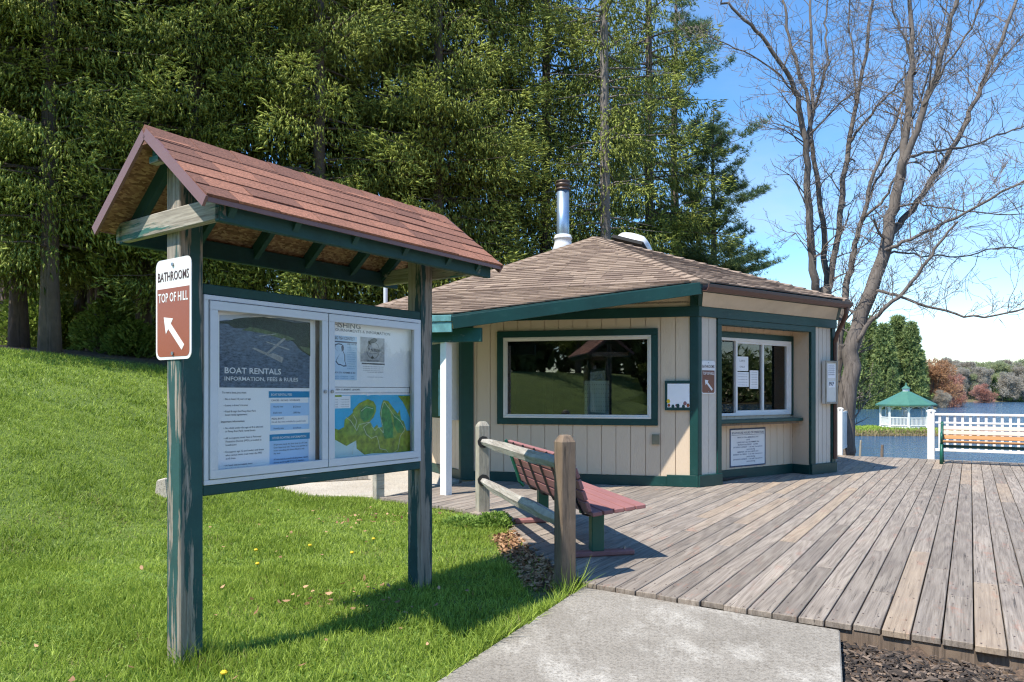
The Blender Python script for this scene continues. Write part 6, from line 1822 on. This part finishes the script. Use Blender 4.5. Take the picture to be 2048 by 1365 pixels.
P1 = grass_patch(140000, -5.2, 1.6, 2.9, 6.4, (.035, .085), (.0045, .0095))
P2 = grass_patch(110000, -8.2, .8, 6.2, 11.2, (.04, .085), (.006, .012))
P3 = grass_patch(80000, -15, -1.5, 11.2, 20.0, (.05, .10), (.010, .022))
PP = [np.concatenate(z) for z in zip(P1, P2, P3)]
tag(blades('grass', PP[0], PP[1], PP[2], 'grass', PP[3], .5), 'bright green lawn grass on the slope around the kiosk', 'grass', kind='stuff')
# dry thatch showing between the blades, and low clover
T1 = grass_patch(60000, -5.2, 1.6, 2.9, 10.5, (.018, .040), (.004, .009))
k = (np.sin(T1[0][:, 0] * 3.1 + 2 * np.sin(T1[0][:, 1] * 2.3)) * np.sin(T1[0][:, 1] * 3.7 + 1.7 * np.sin(T1[0][:, 0] * 4.3)) + rng.normal(0, .18, len(T1[1]))) > .55
tag(blades('dry_thatch', T1[0][k], T1[1][k] * 1.5, T1[2][k], 'drygrass', T1[3][k], 1.1), 'dry straw coloured thatch showing through the lawn', 'thatch', kind='stuff')
T2 = grass_patch(26000, -5.2, 1.6, 2.9, 9.5, (.03, .05), (.01, .02))
k = (np.sin(T2[0][:, 0] * 2.3 + 1.1 + 1.5 * np.sin(T2[0][:, 1] * 2.9)) * np.sin(T2[0][:, 1] * 2.9 + .7) + rng.normal(0, .15, len(T2[1]))) > .35
cx_ = T2[0][k]; nn_ = len(cx_)
cu = np.stack([rng.normal(0, .3, nn_), rng.normal(0, .3, nn_), np.ones(nn_)], -1)
cxd = unit(np.stack([rng.normal(size=nn_), rng.normal(size=nn_), rng.normal(0, .2, nn_)], -1)); cyd = unit(np.cross(cu, cxd))
CLV = (np.array([(0, 0, 0), (.5, .35, .05), (.9, .12, 0), (.5, -.1, .06), (0, 0, 0), (-.1, .6, .05), (-.5, .75, 0), (-.45, .3, .06), (0, 0, 0), (-.3, -.5, .05), (.05, -.9, 0), (.25, -.45, .06)], float), np.array([(0, 1, 2), (0, 2, 3), (4, 5, 6), (4, 6, 7), (8, 9, 10), (8, 10, 11)]), np.zeros(12))
tag(link('clover', scatter('clover', CLV[0], CLV[1], cx_ + np.array([0, 0, .045]), cxd, cyd, rng.uniform(.010, .019, nn_), rng.random(nn_), None), MAT['weed']), 'low clover patches in the lawn', 'clover', kind='stuff')
# clover-like weeds by the far fence post
def leaf_clump(name, label, cat, cx, cy, rad, ht, n, size, mat, seed):
    g = np.random.default_rng(seed)
    a = g.uniform(0, 6.28, n); r = rad * np.sqrt(g.random(n))
    x = cx + r * np.cos(a); y = cy + r * np.sin(a)
    z = hgt(x, y) + ht * g.random(n) ** .7 * (1 - .6 * (r / rad) ** 2)
    d = np.stack([np.cos(a) * .8, np.sin(a) * .8, g.uniform(.1, .9, n)], -1) + g.normal(0, .35, (n, 3))
    xd, yd = frame(d, g)
    me = scatter(name, LEAF[0], LEAF[1], np.stack([x, y, z], -1), xd, yd, g.uniform(.6, 1.3, n) * size, np.clip(g.normal(.5, .25, n), 0, 1), None, tone_t=LEAF[2])
    o = link(name, me, MAT[mat]); return tag(o, label, cat)
wq = gp(1000, 1046); leaf_clump('weed_clump', 'bright leafy weeds growing at the deck edge right of the far fence post', 'weed', wq.x - .05, wq.y, .24, .17, 900, .045, 'weed', 51)
wq = gp(940, 1040); leaf_clump('weed_clump', 'low leafy weeds in front of the far fence post', 'weed', wq.x, wq.y - .1, .30, .11, 700, .04, 'weed', 52)
# undergrowth below the spruces
for k, (u, v, Y, rad, ht, n, lab) in enumerate(((70, 640, 21.5, 1.0, 1.9, 2600, 'light green bush between the leftmost spruce trunks'), (150, 660, 22.5, 1.2, 1.8, 3000, 'green bush right of the thick flared spruce trunk'), (232, 670, 20.5, 1.1, 1.6, 3000, 'leafy bush right of the two slim spruces'), (268, 690, 19.4, .7, 1.0, 1800, 'small yellow green bush left of the bathrooms sign'), (20, 650, 23.5, 1.1, 2.0, 2000, 'green bush at the left edge behind the trunks'))):
    leaf_clump('bush', lab, 'bush', ux(u, Y), Y, rad, ht, n, .13, 'bush', 60 + k)
# fallen leaves beside the deck and scattered on the lawn
g = np.random.default_rng(71)
n = 9000
x = g.uniform(-.9, .8, n); y = g.uniform(5.6, 9.0, n)
k = litter_zone(x, y); x, y = x[k], y[k]
xs = np.concatenate([g.uniform(-3.4, .2, 60), g.normal(-1.0, .35, 60), g.normal(-1.75, .3, 50)]); ys = np.concatenate([g.uniform(3.2, 9.6, 60), g.normal(5.3, .3, 60), g.normal(8.6, .35, 50)])
k = lawn_ok(xs, ys); nl0 = len(x); x = np.concatenate([x, xs[k]]); y = np.concatenate([y, ys[k]]); n = len(x)
z = hgt(x, y) + np.concatenate([g.uniform(.0, .05, nl0), g.uniform(.03, .07, n - nl0)])
CURL = (np.array([(-.5, 0, .10), (-.15, -.28, 0), (-.15, .28, .06), (.2, -.22, .02), (.2, .22, .0), (.55, 0, .14)], float), np.array([(0, 1, 2), (1, 3, 2), (2, 3, 4), (3, 5, 4)]), np.zeros(6))
d = np.stack([g.normal(size=n), g.normal(size=n), g.normal(0, .3, n)], -1); xd = unit(d)
upv = np.stack([g.normal(0, .35, n), g.normal(0, .35, n), np.ones(n)], -1); yd = unit(np.cross(upv, xd))
tag(link('fallen_leaves', scatter('fallen_leaves', CURL[0], CURL[1], np.stack([x, y, z], -1), xd, yd, g.uniform(.028, .062, n), g.random(n), None), MAT['litter']), 'dry tan leaves heaped by the deck edge and strewn over the lawn', 'leaves', kind='stuff')
# mulch chips in the bed in front of the deck
n = 14000
x = g.uniform(1.4, 4.2, n); y = g.uniform(2.6, 4.75, n)
s = x * PD.x + y * PD.y
k = (s < 5.1) & (x > 0.435 * y + .075) & (x / y < .8); x, y = x[k], y[k]; n = len(x)
CH = (np.array([(-.5, -.13, 0), (.5, -.1, .02), (.45, .13, .0), (-.45, .1, .03), (-.4, 0, .16), (.4, .02, .17)], float), np.array([(0, 1, 5), (0, 5, 4), (1, 2, 5), (2, 3, 4), (2, 4, 5), (3, 0, 4)]), np.zeros(6))
d = np.stack([g.normal(size=n), g.normal(size=n), g.normal(0, .22, n)], -1); xd = unit(d)
upv = np.stack([g.normal(0, .3, n), g.normal(0, .3, n), np.ones(n)], -1); yd = unit(np.cross(upv, xd))
tag(link('mulch_chips', scatter('mulch_chips', CH[0], CH[1], np.stack([x, y, hgt(x, y) + g.uniform(0, .03, n)], -1), xd, yd, g.uniform(.018, .065, n) , np.clip(g.gamma(1.2, .22, n), 0, 1), None), MAT['mulch']), 'dark bark mulch chips in the bed in front of the deck', 'mulch', kind='stuff')
# dandelions
for k, (u, v) in enumerate([(620, 1097), (512, 1107), (515, 1135), (747, 1085), (704, 1113), (676, 1238), (448, 1361)]):
    p = gp(u, v, -.02)
    lab = ['midway between the two kiosk posts', 'right of the near kiosk post, farther one of a pair', 'right of the near kiosk post, nearer one of a pair', 'nearest the far kiosk post, in sunlit grass', 'left of the far kiosk post, second nearest to it', 'at the edge of the kiosk roof shadow', 'in the foreground at the bottom edge of the photo'][k]
    o = thing('dandelion', 'yellow dandelion ' + lab, 'flower', (p.x, p.y, float(hgt(p.x, p.y))), k, 'dandelions in the lawn')
    m = MB(); m.lathe([(.004, .055), (.016, .062), (.019, .070), (.012, .078), (.004, .080)], 9); m.build('bloom', MAT['yellow'], o)
    m = MB(); m.tube([(.006, .004, 0), (0, 0, .056)], .0025, 5); m.build('stem', MAT['benchgreen'], o)

# fit every line of lettering to its measured width
bpy.context.view_layer.update()
dg = bpy.context.evaluated_depsgraph_get()
for o, w in TEXTS:
    sx_ = w / o.dimensions.x if w and o.dimensions.x > 1e-5 else 1.0
    me = bpy.data.meshes.new_from_object(o.evaluated_get(dg))
    nm = o.name; o.name = 'old_' + nm
    q = bpy.data.objects.new(nm, me); COL.objects.link(q)
    q.parent = o.parent; q.location = o.location; q.rotation_euler = o.rotation_euler; q.scale.x = sx_
for o, w in TEXTS: bpy.data.objects.remove(o)
print('planks', nplank, 'shingles', len(pieces), 'texts', len(TEXTS), 'tris', sum(len(me.polygons) for me in bpy.data.meshes))
